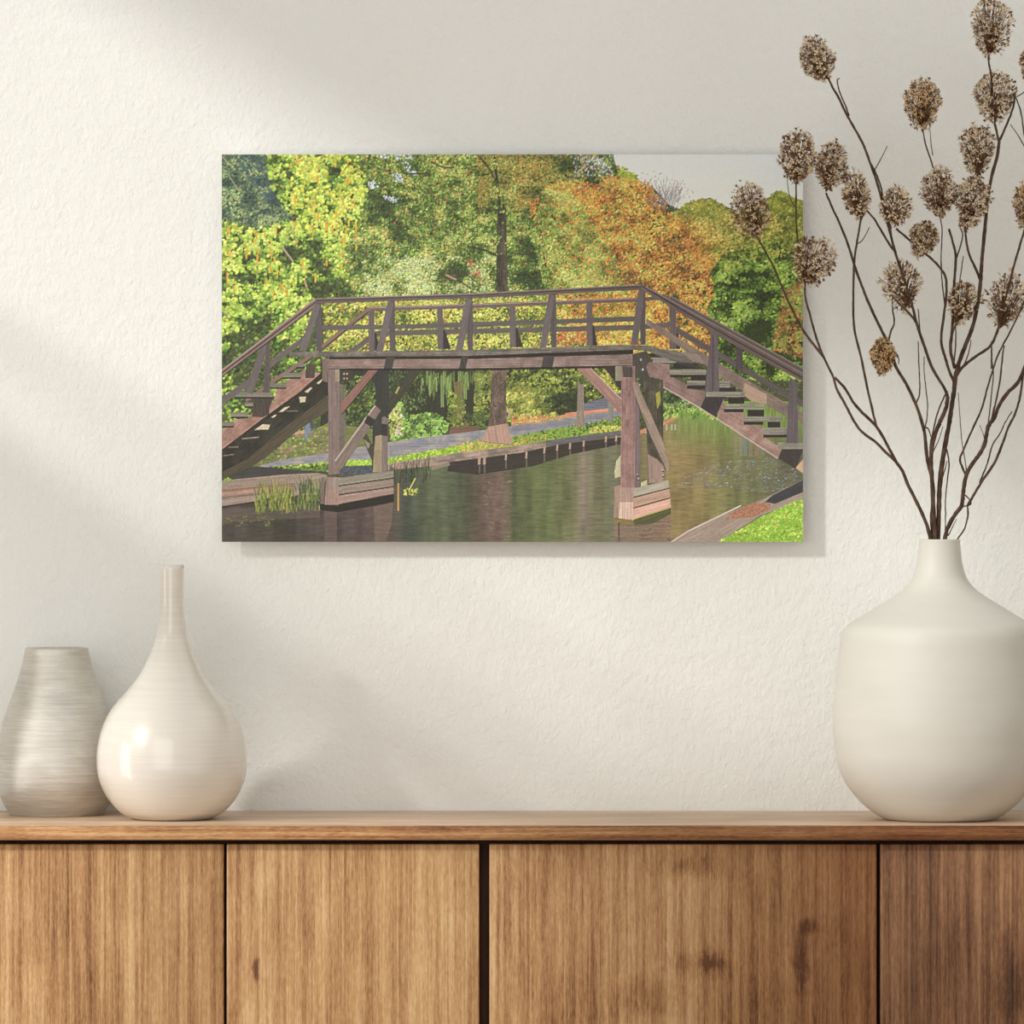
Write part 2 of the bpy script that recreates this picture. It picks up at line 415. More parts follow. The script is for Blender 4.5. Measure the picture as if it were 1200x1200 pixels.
    def blob(a, cx, cy, rx, ry, amt):
        return a + amt * np.exp(-(((PXX - cx) / rx) ** 2 + ((PYY - cy) / ry) ** 2))
    # ---- dark ground of foliage
    img[:] = (84, 88, 58)
    img *= (0.85 + 0.3 * mid[..., None])
    leaves(R_(260, 181, 941, 500), 26000, 3.4, [(58, 66, 40), (78, 90, 50), (98, 114, 58)], cl1, .3, (.4, .9))
    # olive fine-leaved tree
    c3 = cl2 * .6 + cl3 * .4
    for b in ((452, 245, 15, 18, -.22), (585, 300, 12, 40, -.14), (640, 290, 26, 34, -.26), (532, 318, 16, 9, -.3), (545, 222, 26, 10, -.14), (620, 325, 20, 14, -.24), (560, 300, 12, 12, -.2), (480, 275, 10, 10, -.2), (660, 195, 14, 14, -.24), (480, 320, 40, 26, .12), (580, 205, 50, 22, .06), (690, 330, 18, 14, .1)): c3 = blob(c3, *b)
    olive = [(66, 80, 46), (92, 116, 54), (124, 150, 68), (156, 178, 84), (184, 194, 100)]
    leaves(R_(395, 181, 760, 360), 30000, 2.6, olive, c3, 0.20, vary=.14)
    leaves(R_(395, 181, 720, 360), 1900, 2.2, [(130, 90, 55), (178, 130, 72), (205, 160, 88)], c3, .2, thr=.42)
    leaves([(560, 181), (700, 181), (720, 240), (560, 250)], 2600, 2.2, [(140, 116, 54), (176, 142, 68)], c3, .2, thr=.4)
    leaves(R_(425, 300, 600, 350), 2600, 2.2, [(150, 165, 105), (185, 200, 135)], c3, .2, thr=.5)
    # sky glints through the crown
    for (a, b) in ((450, 183), (466, 185), (478, 184), (483, 203), (465, 206), (468, 210), (433, 216), (440, 218), (455, 233), (462, 234), (476, 194), (690, 187), (700, 190), (706, 195), (684, 219), (692, 227), (700, 222)):
        leaves(R_(a - 5, b - 3.5, a + 5, b + 3.5), 14, 2.2, [(165, 180, 195), (200, 208, 215)], cl1, .3)
    # branches and trunk in the crown
    br = (94, 76, 66)
    poly([(583, 236), (593, 240), (594, 300), (596, 345), (580, 345), (582, 300)], (92, 78, 70), .25, 1.5)
    poly([(588, 260), (592, 262), (595, 345), (589, 345)], (140, 118, 108), .25, 1.5)
    line([(579, 181), (581, 200), (586, 240)], 3, (78, 68, 60)); line([(562, 184), (575, 200), (586, 225)], 1.8, (78, 68, 60))
    for pts in ([(581, 298), (565, 292), (548, 289)], [(560, 332), (545, 320), (520, 322)], [(530, 330), (515, 320)], [(523, 323), (536, 328), (552, 338)], [(600, 281), (614, 282)], [(600, 297), (622, 299)], [(505, 190), (520, 197), (532, 197)], [(476, 204), (500, 204)]):
        line(pts, 1.6, br)
    line([(522, 322), (535, 328)], 2.2, (170, 145, 115))
    leaves(R_(574, 181, 604, 345), 620, 2.4, olive, c3, .25)
    leaves([(548, 300), (562, 318), (569, 330), (562, 332), (545, 310)], 80, 2.6, [(160, 90, 60), (200, 110, 75)], c3, .2)
    poly([(583, 250), (593, 250), (594, 300), (595, 344), (582, 344), (582, 300)], (80, 70, 62), .3, 1.5, (100, 88, 78), .85)
    leaves(R_(578, 240, 600, 300), 50, 2.4, olive, c3, .25); line([(582, 300), (570, 294), (552, 290)], 2, (80, 70, 62))
    # blue-green tree far left
    dg_ = [(58, 74, 62), (84, 104, 80), (118, 138, 92), (146, 164, 104)]
    reg = [(260, 181), (318, 181), (324, 235), (360, 252), (356, 262), (300, 272), (260, 266)]
    poly(reg, (78, 94, 76), .2); leaves(reg, 3400, 2.6, dg_, cl2, .2)
    leaves([(275, 181), (312, 185), (316, 215), (330, 236), (315, 240), (290, 210)], 520, 4.5, [(66, 84, 84), (82, 104, 92)], cl2, .2, (.25, .5), ang=.7)
    line([(261, 184), (276, 200)], 1.4, (160, 165, 110)); line([(268, 205), (280, 224)], 1.2, (150, 158, 110))
    # yellow-green chestnut
    c1 = cl2.copy() * .75 + cl4 * .25 + .06
    for b in ((338, 214, 16, 9, -.30), (368, 218, 12, 8, -.28), (345, 252, 14, 6, -.28), (405, 262, 12, 6, -.26), (334, 300, 8, 12, -.40), (352, 298, 14, 7, -.36), (306, 323, 10, 8, -.36), (376, 312, 12, 9, -.3), (385, 338, 26, 11, -.55), (396, 300, 12, 8, -.1), (262, 322, 5, 12, -.25), (286, 350, 12, 8, -.20), (300, 374, 22, 12, -.34), (285, 398, 20, 10, -.36), (325, 420, 34, 30, -.30), (290, 445, 26, 24, -.5), (368, 385, 14, 12, -.2), (270, 420, 14, 14, -.3)): c1 = blob(c1, *b)
    yel = [(60, 74, 42), (90, 118, 50), (130, 164, 60), (164, 192, 72), (190, 208, 92)]
    reg = [(313, 181), (418, 181), (432, 215), (420, 262), (400, 300), (414, 345), (380, 352), (330, 470), (260, 470), (260, 258), (300, 268), (345, 256), (330, 238), (317, 215)]
    poly(reg, (74, 80, 52), .2, None, None, .6); leaves(reg, 5200, 4.2, [(58, 68, 42), (80, 96, 50), (108, 130, 58)], cl4, .3, (.5, .9))
    leaves(reg, 5200, 5.2, yel, c1, .17, (.55, .9), thr=.30)
    leaves(reg, 2600, 3.2, yel[2:], c1 + .05, .2, thr=.5)
    leaves([(313, 181), (418, 181), (430, 215), (415, 262), (345, 275), (340, 215)], 650, 4.0, [(168, 184, 62), (206, 202, 76)], c1, .2, thr=.46)
    for _ in range(120):
        x, y = rs.uniform(262, 418), rs.uniform(183, 345)
        if x < 325 and y < 262: continue
        if c1[int((y - Y0) * K), int((x - X0) * K)] < .42: continue
        L_ = rs.uniform(4, 12); poly([(x - 1.2, y), (x + 1.2, y), (x + .9, y + L_), (x - .7, y + L_)], (206 + rs.uniform(-8, 14), 164 + rs.uniform(-12, 16), 56), .1)
    line([(330, 288), (344, 307)], 1.8, (176, 160, 130)); line([(357, 329), (360, 337)], 2.2, (182, 150, 120)); line([(261, 363), (266, 372)], 1.5, (160, 140, 110))
    # orange tree
    c4 = cl2 * .7 + cl3 * .3
    for b in ((742, 280, 10, 8, -.22), (730, 320, 14, 8, -.2), (695, 275, 12, 8, -.15), (765, 345, 10, 8, -.15), (715, 225, 14, 10, -.1), (745, 232, 20, 22, .12), (760, 290, 24, 30, .06)): c4 = blob(c4, *b)
    orange = [(122, 92, 56), (176, 116, 56), (210, 138, 60), (222, 160, 70), (228, 186, 90)]
    reg = [(640, 218), (672, 212), (700, 216), (716, 204), (735, 210), (760, 218), (775, 235), (782, 250), (800, 252), (822, 262), (838, 300), (838, 345), (850, 380), (862, 420), (700, 420), (690, 345), (668, 300), (650, 262)]
    leaves(reg, 15000, 2.7, orange, c4 + .05, .24, vary=.10)
    leaves([(620, 235), (700, 214), (716, 300), (730, 350), (650, 350), (630, 290)], 2200, 2.6, orange[1:], c4, .24)
    leaves(reg, 3600, 2.6, [(150, 150, 60), (190, 180, 70)], c4, .2, thr=.5)
    leaves([(640, 222), (668, 225), (720, 300), (735, 345), (640, 345), (620, 270)], 3800, 2.6, olive[1:], c4, .2)
    # right: yellow green + leafy green
    reg = [(782, 252), (800, 242), (820, 236), (838, 234), (850, 244), (864, 250), (880, 243), (900, 232), (914, 224), (922, 232), (941, 236), (941, 340), (850, 350), (828, 300), (800, 262)]
    poly(reg, (124, 124, 62), .2)
    leaves(reg, 8200, 2.8, [(96, 100, 50), (140, 142, 58), (172, 168, 72), (196, 178, 84)], cl2 * .7 + .18, .24)
    leaves([(782, 250), (830, 262), (870, 300), (860, 350), (810, 300)], 1500, 2.6, orange[1:], cl2, .2)
    c5 = cl2 * .65 + cl4 * .35
    for b in ((890, 385, 16, 14, -.5), (860, 335, 12, 6, -.3), (915, 300, 12, 6, -.32), (880, 322, 20, 4, -.2), (870, 400, 30, 12, -.34), (905, 345, 10, 5, -.25)): c5 = blob(c5, *b)
    reg = [(838, 345), (832, 320), (848, 298), (880, 290), (905, 280), (941, 285), (941, 445), (842, 445), (838, 390), (828, 362)]
    poly(reg, (62, 72, 40), .2)
    leaves(reg, 6400, 3.9, [(48, 60, 34), (84, 110, 44), (128, 162, 60), (168, 196, 84)], c5, .20, (.45, .8), thr=.30)
    leaves([(835, 285), (900, 268), (941, 272), (941, 300), (880, 305), (845, 320)], 900, 2.8, [(96, 108, 46), (140, 150, 58), (172, 172, 72)], cl4, .3)
    leaves([(905, 224), (941, 232), (941, 300), (916, 290)], 620, 3.2, [(92, 106, 44), (150, 160, 60)], cl4, .2)
    leaves([(918, 342), (941, 325), (941, 420), (905, 410), (912, 370)], 800, 3, [(120, 92, 50), (180, 122, 66), (150, 160, 70)], cl4, .25)
    # sky
    sky = [(718, 180), (721, 193), (728, 200), (738, 202), (746, 208), (752, 214), (764, 219), (774, 229), (783, 240), (796, 245), (806, 238), (820, 235), (832, 232), (842, 238), (852, 243), (864, 247), (878, 242), (890, 236), (904, 230), (912, 224), (920, 226), (930, 232), (942, 236), (942, 180)]
    m = mask(sky); sl, a = m; a = a[..., None]
    t = np.clip((PYY[sl] - 181) / 60, 0, 1)[..., None]; u = np.clip((PXX[sl] - 860) / 80, 0, 1)[..., None]
    sk = np.array((220, 226, 221)) * (1 - t) + np.array((226, 228, 216)) * t; sk = sk * (1 - .5 * u * (1 - t)) + np.array((212, 223, 232)) * (.5 * u * (1 - t))
    img[sl] = img[sl] * (1 - a) + sk * a
    leaves([(717, 184), (724, 199), (740, 206), (760, 214), (780, 240), (770, 246), (735, 214)], 500, 3, orange[1:] , cl4, .3)
    leaves([(720, 194), (735, 197), (746, 206), (742, 212), (726, 206)], 160, 3, [(140, 165, 50), (175, 195, 70)], cl4, .3)
    leaves([(794, 248), (806, 236), (822, 233), (838, 234), (852, 244), (864, 250), (840, 258)], 620, 2.6, [(120, 130, 52), (168, 168, 66)], cl4, .3)
    leaves([(878, 246), (896, 233), (914, 222), (924, 230), (941, 236), (941, 250), (890, 254)], 600, 2.8, [(112, 124, 50), (158, 164, 62)], cl4, .3)
    for k in range(90):   # bare lilac twigs
        a0 = rs.uniform(-1.15, 0.75); L_ = rs.uniform(12, 44); x0, y0 = 780 + rs.uniform(-8, 8), 250
        x1, y1 = x0 + math.sin(a0) * L_ * .9, y0 - math.cos(a0) * L_; xm, ym = (x0 + x1) / 2 + rs.uniform(-3, 3), (y0 + y1) / 2 + rs.uniform(-3, 3)
        line([(xm, ym), (x1, y1)], .7, (146, 140, 150), alpha=.5)
    leaves([(744, 203), (770, 200), (800, 215), (816, 224), (800, 240), (780, 250), (757, 222)], 300, 1.6, [(150, 130, 140), (190, 140, 110), (175, 175, 190)], cl4, .4)
    for k in range(40):
        x, y = rs.uniform(670, 717), rs.uniform(182, 212); line([(x, y), (x + rs.uniform(-6, 6), y + rs.uniform(-6, 6))], .8, (130, 120, 135), alpha=.6)
    leaves(R_(672, 182, 718, 208), 120, 1.8, [(170, 180, 205), (205, 205, 215)], cl4, .3)
    # ---- behind the railings
    leaves(R_(380, 350, 765, 418), 2600, 2.6, [(176, 130, 66), (206, 160, 84)], cl4, .3)
    leaves(R_(380, 350, 765, 418), 7600, 2.6, [(86, 100, 52), (128, 146, 56), (172, 184, 74), (206, 206, 98)], cl2 * .8 + .12, .24)
    leaves([(640, 352), (770, 345), (800, 410), (690, 410)], 1500, 2.6, orange[1:], cl2, .24)
    leaves([(648, 385), (690, 380), (690, 405), (650, 408)], 240, 2.6, [(160, 92, 56), (196, 112, 66)], cl2, .2)
    # ---- beneath the deck
    poly(R_(376, 425, 740, 500), (72, 68, 56), .15, None, (62, 64, 48))
    leaves([(315, 425), (378, 405), (384, 440), (330, 458), (260, 520), (260, 470)], 1300, 3.4, [(58, 74, 44), (92, 120, 52), (136, 170, 62)], c1 + .18, .22)
    leaves(R_(402, 440, 440, 530), 700, 3, [(54, 66, 44), (84, 102, 52), (120, 140, 62)], cl2, .2)
    leaves(R_(455, 434, 500, 480), 500, 3, [(56, 64, 48), (84, 100, 56), (108, 128, 70)], cl2, .2, asp=(.2, .5), ang=1.5)
    for _ in range(430):  # willow
        x = rs.uniform(494, 576); y = 434 + abs(rs.normal(0, 14)); L_ = rs.uniform(6, 20)
        if y + L_ > 452 + 14 * math.sin(x * .35) + 16 * rs.rand(): continue
        q = rs.uniform(.75, 1.15); line([(x, y), (x + rs.uniform(-1, 1), y + L_)], 1.1, (126 * q, 150 * q, 80 * q), alpha=.8)
    for xx0 in (517, 519, 503): line([(xx0, 440), (xx0 + .5, 477 if xx0 != 503 else 463)], 1.6, (132, 158, 92), alpha=.9)
    leaves(R_(556, 434, 577, 492), 420, 2.8, [(70, 76, 46), (112, 124, 56), (150, 158, 72)], cl2, .2)
    poly([(533, 448), (541, 446), (548, 500), (530, 502)], (118, 108, 68), .25, 1.5); leaves([(526, 455), (545, 470), (550, 502), (524, 500)], 300, 2.4, [(96, 112, 50), (146, 166, 66)], cl4, .3)
    leaves([(545, 486), (570, 482), (572, 503), (530, 505)], 260, 3, [(66, 78, 44), (96, 110, 56)], cl4, .3)
    leaves(R_(593, 432, 735, 500), 2600, 3.2, [(58, 64, 42), (88, 102, 48), (132, 148, 60), (160, 166, 76)], blob(blob(cl2, 665, 470, 34, 22, -.3), 655, 490, 30, 8, -.3), .2)
    leaves([(593, 452), (612, 446), (632, 458), (634, 474), (655, 486), (650, 492), (593, 494)], 900, 3.2, [(102, 112, 52), (146, 152, 64), (176, 178, 84)], cl4, .2)
    leaves([(702, 440), (712, 434), (728, 462), (728, 472)], 200, 2.6, [(150, 160, 60), (196, 176, 80)], cl4, .3)
    leaves([(455, 478), (470, 470), (478, 486), (510, 483), (526, 496), (522, 512), (458, 520)], 1200, 3, [(72, 92, 54), (106, 140, 62), (142, 182, 84)], cl4 + .08, .2)
    leaves([(455, 482), (470, 474), (474, 505), (458, 514)], 160, 2.6, [(170, 165, 80), (190, 190, 120)], cl4, .3)
    for p_ in ((471, 487), (466, 505), (469, 508), (465, 507), (467, 499)): leaves(R_(p_[0] - 1.5, p_[1] - 1.5, p_[0] + 1.5, p_[1] + 1.5), 4, 2.4, [(205, 175, 190), (220, 195, 205)], cl4, .2)
    # ---- bank, path, grass
    poly([(376, 500), (385, 495), (450, 505), (450, 522), (290, 552), (260, 562), (260, 540)], (110, 124, 62), .18, 0, (128, 122, 84))
    leaves([(385, 500), (385, 532), (300, 545), (335, 510), (355, 500)], 420, 3, [(84, 108, 52), (142, 156, 70), (150, 120, 96)], cl4, .25, ang=0)
    poly([(600, 492), (655, 487), (735, 470), (735, 482), (650, 496), (600, 502)], (190, 140, 96), .2, None, (172, 152, 84))
    leaves(R_(600, 486, 650, 496), 160, 2, [(190, 120, 76), (206, 160, 92)], cl4, .3)
    poly([(680, 474), (735, 458), (735, 480), (680, 486)], (110, 112, 122), .15, 0)
    poly([(662, 484), (735, 476), (735, 484), (664, 489)], (212, 140, 108), .15, 0)
    poly([(528, 500), (560, 499), (562, 508), (526, 509)], (120, 92, 72), .15, 0)
    poly([(292, 549), (330, 538.5), (385, 530.5), (455, 518), (500, 512), (565, 504), (600, 499), (650, 492), (690, 485), (735, 479), (735, 486), (690, 497), (650, 503), (600, 512), (560, 516), (520, 525), (455, 537), (385, 541.5), (330, 547)], (178, 168, 162), .12, 0, (132, 134, 142))
    poly([(456, 522), (500, 516), (512, 520), (456, 530)], (126, 128, 138), .1, 0, None, .7); poly([(600, 500), (665, 493), (690, 488), (720, 486), (660, 500), (600, 506)], (120, 122, 132), .1, 0, None, .55)
    g1 = [(455, 537), (520, 525), (560, 515), (600, 512), (650, 502), (690, 497), (735, 485), (735, 507), (660, 517), (600, 524), (540, 531), (455, 545), (385, 556), (260, 563), (260, 556), (300, 548), (385, 541)]
    poly(g1, (134, 166, 58), .16)
    leaves([(455, 536), (540, 522), (560, 518), (550, 530), (455, 543)], 700, 2, [(140, 176, 50), (176, 206, 72)], cl4, .3, ang=0)
    leaves([(535, 522), (565, 513), (600, 516), (612, 522), (540, 531)], 520, 2, [(160, 140, 70), (206, 164, 96), (190, 176, 84)], cl4, .3)
    leaves([(600, 511), (650, 502), (735, 486), (735, 502), (660, 513), (600, 520)], 900, 2.4, [(62, 86, 46), (90, 122, 56), (110, 136, 62)], cl4, .2, ang=0)
    leaves([(695, 499), (735, 499), (735, 506), (690, 507)], 140, 2, [(190, 190, 80), (215, 190, 100)], cl4, .3); leaves([(600, 516), (640, 509), (640, 515), (600, 521)], 120, 2, [(150, 160, 60), (200, 150, 70)], cl4, .3)
    leaves([(292, 549), (385, 542), (385, 553), (292, 556)], 700, 2.4, [(62, 82, 44), (92, 120, 54)], cl4, .2, ang=0)
    leaves([(330, 546), (385, 541), (385, 544), (335, 549)], 90, 2, [(150, 180, 60), (170, 196, 80)], cl4, .2, ang=0)
    leaves(R_(405, 539, 440, 546), 120, 2, [(150, 186, 56), (170, 206, 72)], cl4, .2, ang=0); poly([(398, 546), (438, 545), (438, 555), (398, 558)], (84, 88, 92), .25)
    poly([(260, 552), (300, 546), (385, 553), (385, 560), (260, 566)], (82, 78, 76), .12, 0)
    # tree trunks on the bank
    tr = [(577, 434), (594, 434), (593, 470), (594, 490), (597, 512), (602, 522), (588, 520), (576, 519), (563, 517), (571, 504), (574, 488), (575, 462)]
    poly(tr, (140, 116, 100), .24, 1.5, (104, 86, 78)); poly([(572, 500), (594, 496), (601, 521), (564, 517)], (176, 142, 124), .16, 1.4)
    leaves([(577, 445), (593, 445), (593, 495), (576, 492)], 110, 2.8, [(84, 72, 66), (112, 94, 84)], cl4, .3, (.3, .6))
    poly([(677, 448), (684, 446), (684, 485), (686, 500), (672, 500), (676, 484)], (156, 138, 124), .18, 1.5); poly([(712, 470), (719, 472), (719, 494), (713, 494)], (146, 142, 138), .18, 1.5)
    line([(597, 478), (596, 490)], 2, (176, 156, 130))
    leaves(R_(674, 434, 690, 450), 60, 3, [(84, 96, 50), (120, 130, 60)], cl4, .3)
    # man in blue on the far path
    poly([(358, 499), (362, 496), (366, 497), (364, 505), (366, 508), (364, 509), (361.5, 505), (361, 514), (358, 514)], (120, 134, 158), .08); poly([(363, 495), (370, 496), (370, 502), (364, 502)], (92, 92, 100), .1); poly([(346, 506), (357, 504), (357, 508), (346, 509)], (196, 150, 120), .1)
    # ---- water
    wt = [(260, 588), (375, 572), (462, 548), (560, 541), (600, 535), (660, 521), (735, 511), (770, 495), (800, 480), (830, 470), (942, 470), (942, 636), (260, 636)]
    m = mask(wt); sl, a = m; X = PXX[sl]; Y = PYY[sl]
    cx = [260, 330, 380, 455, 480, 505, 540, 566, 585, 604, 640, 670, 683, 700, 722, 760, 790, 815, 860, 941]
    cc = np.array([(86, 78, 70), (76, 74, 60), (84, 74, 68), (96, 82, 74), (78, 86, 70), (98, 106, 76), (84, 90, 66), (104, 88, 76), (112, 94, 82), (94, 100, 66), (102, 112, 68), (110, 112, 76), (134, 124, 104), (112, 112, 80), (112, 114, 88), (126, 116, 78), (146, 128, 82), (144, 128, 80), (122, 124, 76), (104, 104, 80)], np.float32)
    wx = X + 6 * (finex[sl] - .5)
    col = np.stack([np.interp(wx, cx, cc[:, i]) for i in range(3)], -1)
    col *= (0.86 + 0.28 * vn(9, 40, 41, 2)[sl][..., None]); col *= (0.88 + 0.24 * vn(9, 1.3, 42, 2)[sl][..., None])
    gt = (np.clip((X - 770) / 30, 0, 1) * np.clip((532 - Y) / 40, 0, 1))[..., None]; col = col * (1 - gt) + np.array((126, 150, 74)) * (.8 + .4 * finey[sl][..., None]) * gt
    img[sl] = img[sl] * (1 - a[..., None]) + col * a[..., None]
    leaves([(762, 474), (825, 470), (850, 492), (800, 490), (762, 492)], 800, 2.6, [(84, 120, 50), (126, 176, 66), (160, 200, 84)], cl4, .25, (.2, .5), ang=1.5)
    leaves([(775, 450), (822, 478), (775, 476)], 260, 3, [(50, 66, 42), (84, 110, 60), (140, 170, 120)], cl4, .3); line([(776, 474), (810, 473)], 1, (150, 140, 90))
    leaves([(825, 484), (842, 492), (832, 491)], 40, 2.4, [(170, 186, 60), (200, 200, 90)], cl4, .3)
    leaves([(810, 552), (850, 540), (905, 535), (935, 552), (925, 578), (880, 575), (845, 572), (790, 572)], 620, 2.6, [(112, 120, 126), (146, 156, 180)], cl4, .3, (.12, .3), ang=.05)
    for x, cq in ((862, (160, 140, 130)), (868, (170, 150, 140)), (873, (130, 145, 170)), (879, (165, 140, 130)), (886, (190, 130, 130)), (893, (150, 140, 150))): poly([(x - 2.4, 505), (x + 2.4, 508), (x + 2, 534), (x - 2, 534)], cq, .12, 1.57, None, .5)
    leaves([(565, 560), (600, 552), (600, 632), (570, 632)], 160, 5, [(112, 92, 80), (128, 106, 92)], cl4, .3, (.1, .2), ang=0)
    # embankment boards & posts
    poly([(455, 543), (540, 530), (600, 523), (660, 513), (735, 503), (735, 511), (660, 519), (612, 530), (560, 537), (500, 545), (455, 550)], (170, 146, 128), .18, -.15, (140, 124, 116))
    poly([(640, 516), (700, 508), (735, 504), (735, 510), (660, 520), (640, 523)], (116, 110, 112), .2, -.15)
    poly([(527, 541), (560, 537), (612, 530), (660, 520), (735, 511), (735, 519), (670, 532), (625, 546), (560, 556), (524, 552)], (74, 64, 60), .12, -.1)
    line([(455, 549), (500, 545), (525, 542)], 3, (170, 140, 122)); line([(505, 549), (527, 543)], 4, (150, 138, 122))
    for x, y, l in ((562, 535, 9), (568, 535, 9), (593, 532, 7), (617, 529, 8), (638, 524, 7), (653, 521, 7), (668, 519, 7), (684, 516, 7), (710, 511, 7), (722, 510, 7)): line([(x, y), (x - .4, y + l)], 3 if x < 570 else 2.2, (176, 150, 130)); line([(x, y + l + 1), (x, y + l + 10)], 2, (128, 116, 96), alpha=.6)
    poly([(750, 504), (770, 496), (794, 488), (794, 490), (768, 503), (750, 509)], (204, 136, 104), .15)
    for x in (757, 781, 787, 791): line([(x, 497 if x > 760 else 503), (x, 504 if x > 760 else 508)], 1.6, (190, 180, 160))
    # left bank
    poly([(260, 563), (330, 556), (372, 554), (384, 556), (376, 580), (330, 580), (300, 588), (260, 593)], (170, 148, 134), .16, -.08)
    for dy, c_ in ((11, (150, 108, 86)), (15, (180, 132, 112)), (19, (150, 120, 108)), (24, (186, 160, 148))): line([(260, 564 + dy), (300, 560 + dy), (345, 556 + dy)], 2.4, c_, .2)
    line([(260, 594), (300, 588), (330, 580)], 2.2, (70, 60, 56)); leaves([(260, 563), (269, 559), (272, 563)], 30, 2.6, [(120, 160, 50), (150, 190, 60)], cl4, .2)
    poly([(260, 596), (375, 590), (375, 606), (260, 612)], (132, 112, 104), .14, 0, None, .45)
    leaves(R_(262, 604, 320, 616), 60, 3, [(110, 110, 50), (140, 150, 60)], cl4, .3, (.1, .2), ang=0)
    for k in range(330):   # reeds
        x = rs.uniform(300, 380); y = rs.uniform(574, 602) - (x > 350) * 3; L_ = rs.uniform(5, 18); q = rs.uniform(-.35, .35)
        c_ = ((148, 158, 64), (188, 176, 78), (112, 134, 58), (80, 100, 50))[rs.choice(4, p=(.35, .15, .3, .2))] if x < 345 else ((120, 138, 66), (88, 106, 58), (150, 158, 76), (66, 82, 46))[rs.choice(4)]
        line([(x, y), (x + L_ * q, y - L_)], 1.3, c_, alpha=.85, w2=.5)
    for k in range(130):
        x = rs.uniform(456, 505); y = rs.uniform(552, 572) - (x - 456) * .15; L_ = rs.uniform(5, 16); line([(x, y), (x + L_ * rs.uniform(-.25, .25), y - L_)], 1.1, ((66, 78, 56), (88, 100, 70), (52, 58, 46))[rs.choice(3)], alpha=.75, w2=.4)
    line([(467, 566), (467, 598)], 1.8, (176, 146, 76)); line([(487, 560), (479, 575)], 1.4, (196, 190, 90)); leaves(R_(473, 572, 492, 580), 26, 2.4, [(140, 150, 50), (190, 190, 80)], cl4, .3)
    # right bank and lawn
    poly([(783, 637), (806, 622), (850, 602), (885, 588), (941, 562), (941, 586), (890, 604), (838, 637)], (180, 158, 144), .14, -.5)
    poly([(905, 580), (941, 562), (941, 576), (908, 590), (896, 588)], (78, 76, 80), .12, -.4); poly([(858, 600), (885, 588), (902, 590), (903, 596), (880, 606), (850, 608)], (172, 122, 92), .25)
    line([(783, 637), (806, 622), (868, 592)], 1.6, (206, 190, 178))
    lw = [(836, 637), (860, 624), (890, 606), (925, 590), (942, 583), (942, 637)]
    poly(lw, (140, 184, 58), .12); leaves(lw, 1500, 2.2, [(124, 160, 46), (156, 200, 66), (184, 214, 84)], cl4, .3); leaves(lw, 60, 2, [(200, 170, 90), (210, 150, 90)], cl4, .3)
    # ================= the bridge =================
    W1 = (118, 104, 104); W2 = (146, 122, 116); RD = (158, 118, 106); DK = (76, 68, 64); GY = (138, 130, 118)
    sl_ = -.66
    # far side railings
    line([(289, 470), (318, 449), (364, 418), (379, 406), (433, 362)], 5, (150, 116, 106)); line([(289, 473), (318, 452), (364, 421), (379, 409), (433, 365)], 2, (96, 78, 72))
    poly([(408, 412), (439, 389), (439, 396), (417, 412)], W1, .1, sl_)
    poly([(433, 360), (560, 356), (747, 349), (784, 346.5), (784, 351), (747, 353.5), (560, 361), (435, 365)], (128, 104, 102), .1, 0); line([(433, 361), (560, 357), (750, 349.5)], 1.1, (176, 156, 148))
    poly([(437, 388), (541, 385.5), (741, 381), (792, 377), (792, 383), (741, 387), (541, 391.5), (437, 394)], (116, 104, 100), .1, 0)
    for (x0, x1, y0, y1, bx) in ((432, 439, 364, 411, 446), (512.5, 519, 360, 409, 529), (597, 604, 358, 407, 613), (687, 694, 355, 405, 700), (784, 792, 358, 409, 797)):
        poly([(x1, y0 + 26), (x1 + 2, y0 + 26), (bx, y1), (x1 - 1, y1)], (72, 64, 64), .1, 1.4); poly([(x0, y0), (x1, y0), (x1 + .5, y1), (x0 + .5, y1)], (120, 104, 106), .12, 1.55)
    # right far rails
    poly([(785, 346.5), (941, 431.5), (941, 439), (784, 352)], (112, 96, 94), .12, .5); line([(785, 347), (941, 432)], 1, (168, 150, 142))
    poly([(792, 382), (830, 405), (872, 429), (941, 470), (941, 478), (872, 437), (830, 413), (792, 390)], (112, 98, 98), .12, .5)
    poly([(862, 404), (870, 409), (870, 434), (862, 432)], (98, 86, 88), .12, 1.5)
    # left stairs: shade beneath, stringers, treads
    poly([(377, 436), (260, 520), (260, 560), (290, 550), (312, 536), (352, 502), (386, 478), (386, 436)], (74, 68, 60), .14, sl_, (62, 56, 50))
    poly([(386, 462), (340, 496), (290, 538), (262, 552), (262, 560), (291, 549), (312, 536), (352, 502), (386, 480)], (88, 80, 62), .14, sl_)
    for q in ([(298.5, 503.7), (308, 497), (317, 497.5), (315, 503)], [(327, 482.7), (334, 477), (340.5, 476), (332, 482.5)], [(318, 489), (322, 486), (325, 486.5), (321, 489.3)], [(351, 465), (359, 464.7), (358, 471), (352, 471.7)], [(371, 449), (378, 444), (377, 447.5), (374, 450)], [(357, 459), (364, 454), (366.7, 454.5), (361, 460.3)]): poly(q, (196, 184, 152), .08)
    line([(284, 514), (304, 512)], 1.2, (150, 138, 118)); line([(336, 481.5), (350, 481.5)], 1.2, (120, 112, 100)); line([(268, 524), (280, 523.5)], 1.2, (140, 130, 115)); line([(262, 534), (275, 532)], 1, (150, 140, 126))
    poly([(377, 437.5), (357, 433), (353, 436), (336, 447), (324, 458), (322, 470), (298, 480), (292, 490), (275, 491.5), (260, 504), (260, 527.5), (317, 485), (352, 460)], RD, .14, sl_, (172, 134, 116))
    poly([(359, 427), (370, 427), (369, 443), (358, 443)], (92, 80, 72), .14, 1.5); poly([(297, 464), (322, 464), (316, 478), (316, 485), (308, 489), (296, 488)], (88, 76, 70), .16, 1.5)
    line([(377, 437.5), (352, 460), (317, 485), (260, 528)], 1.6, (60, 50, 48))
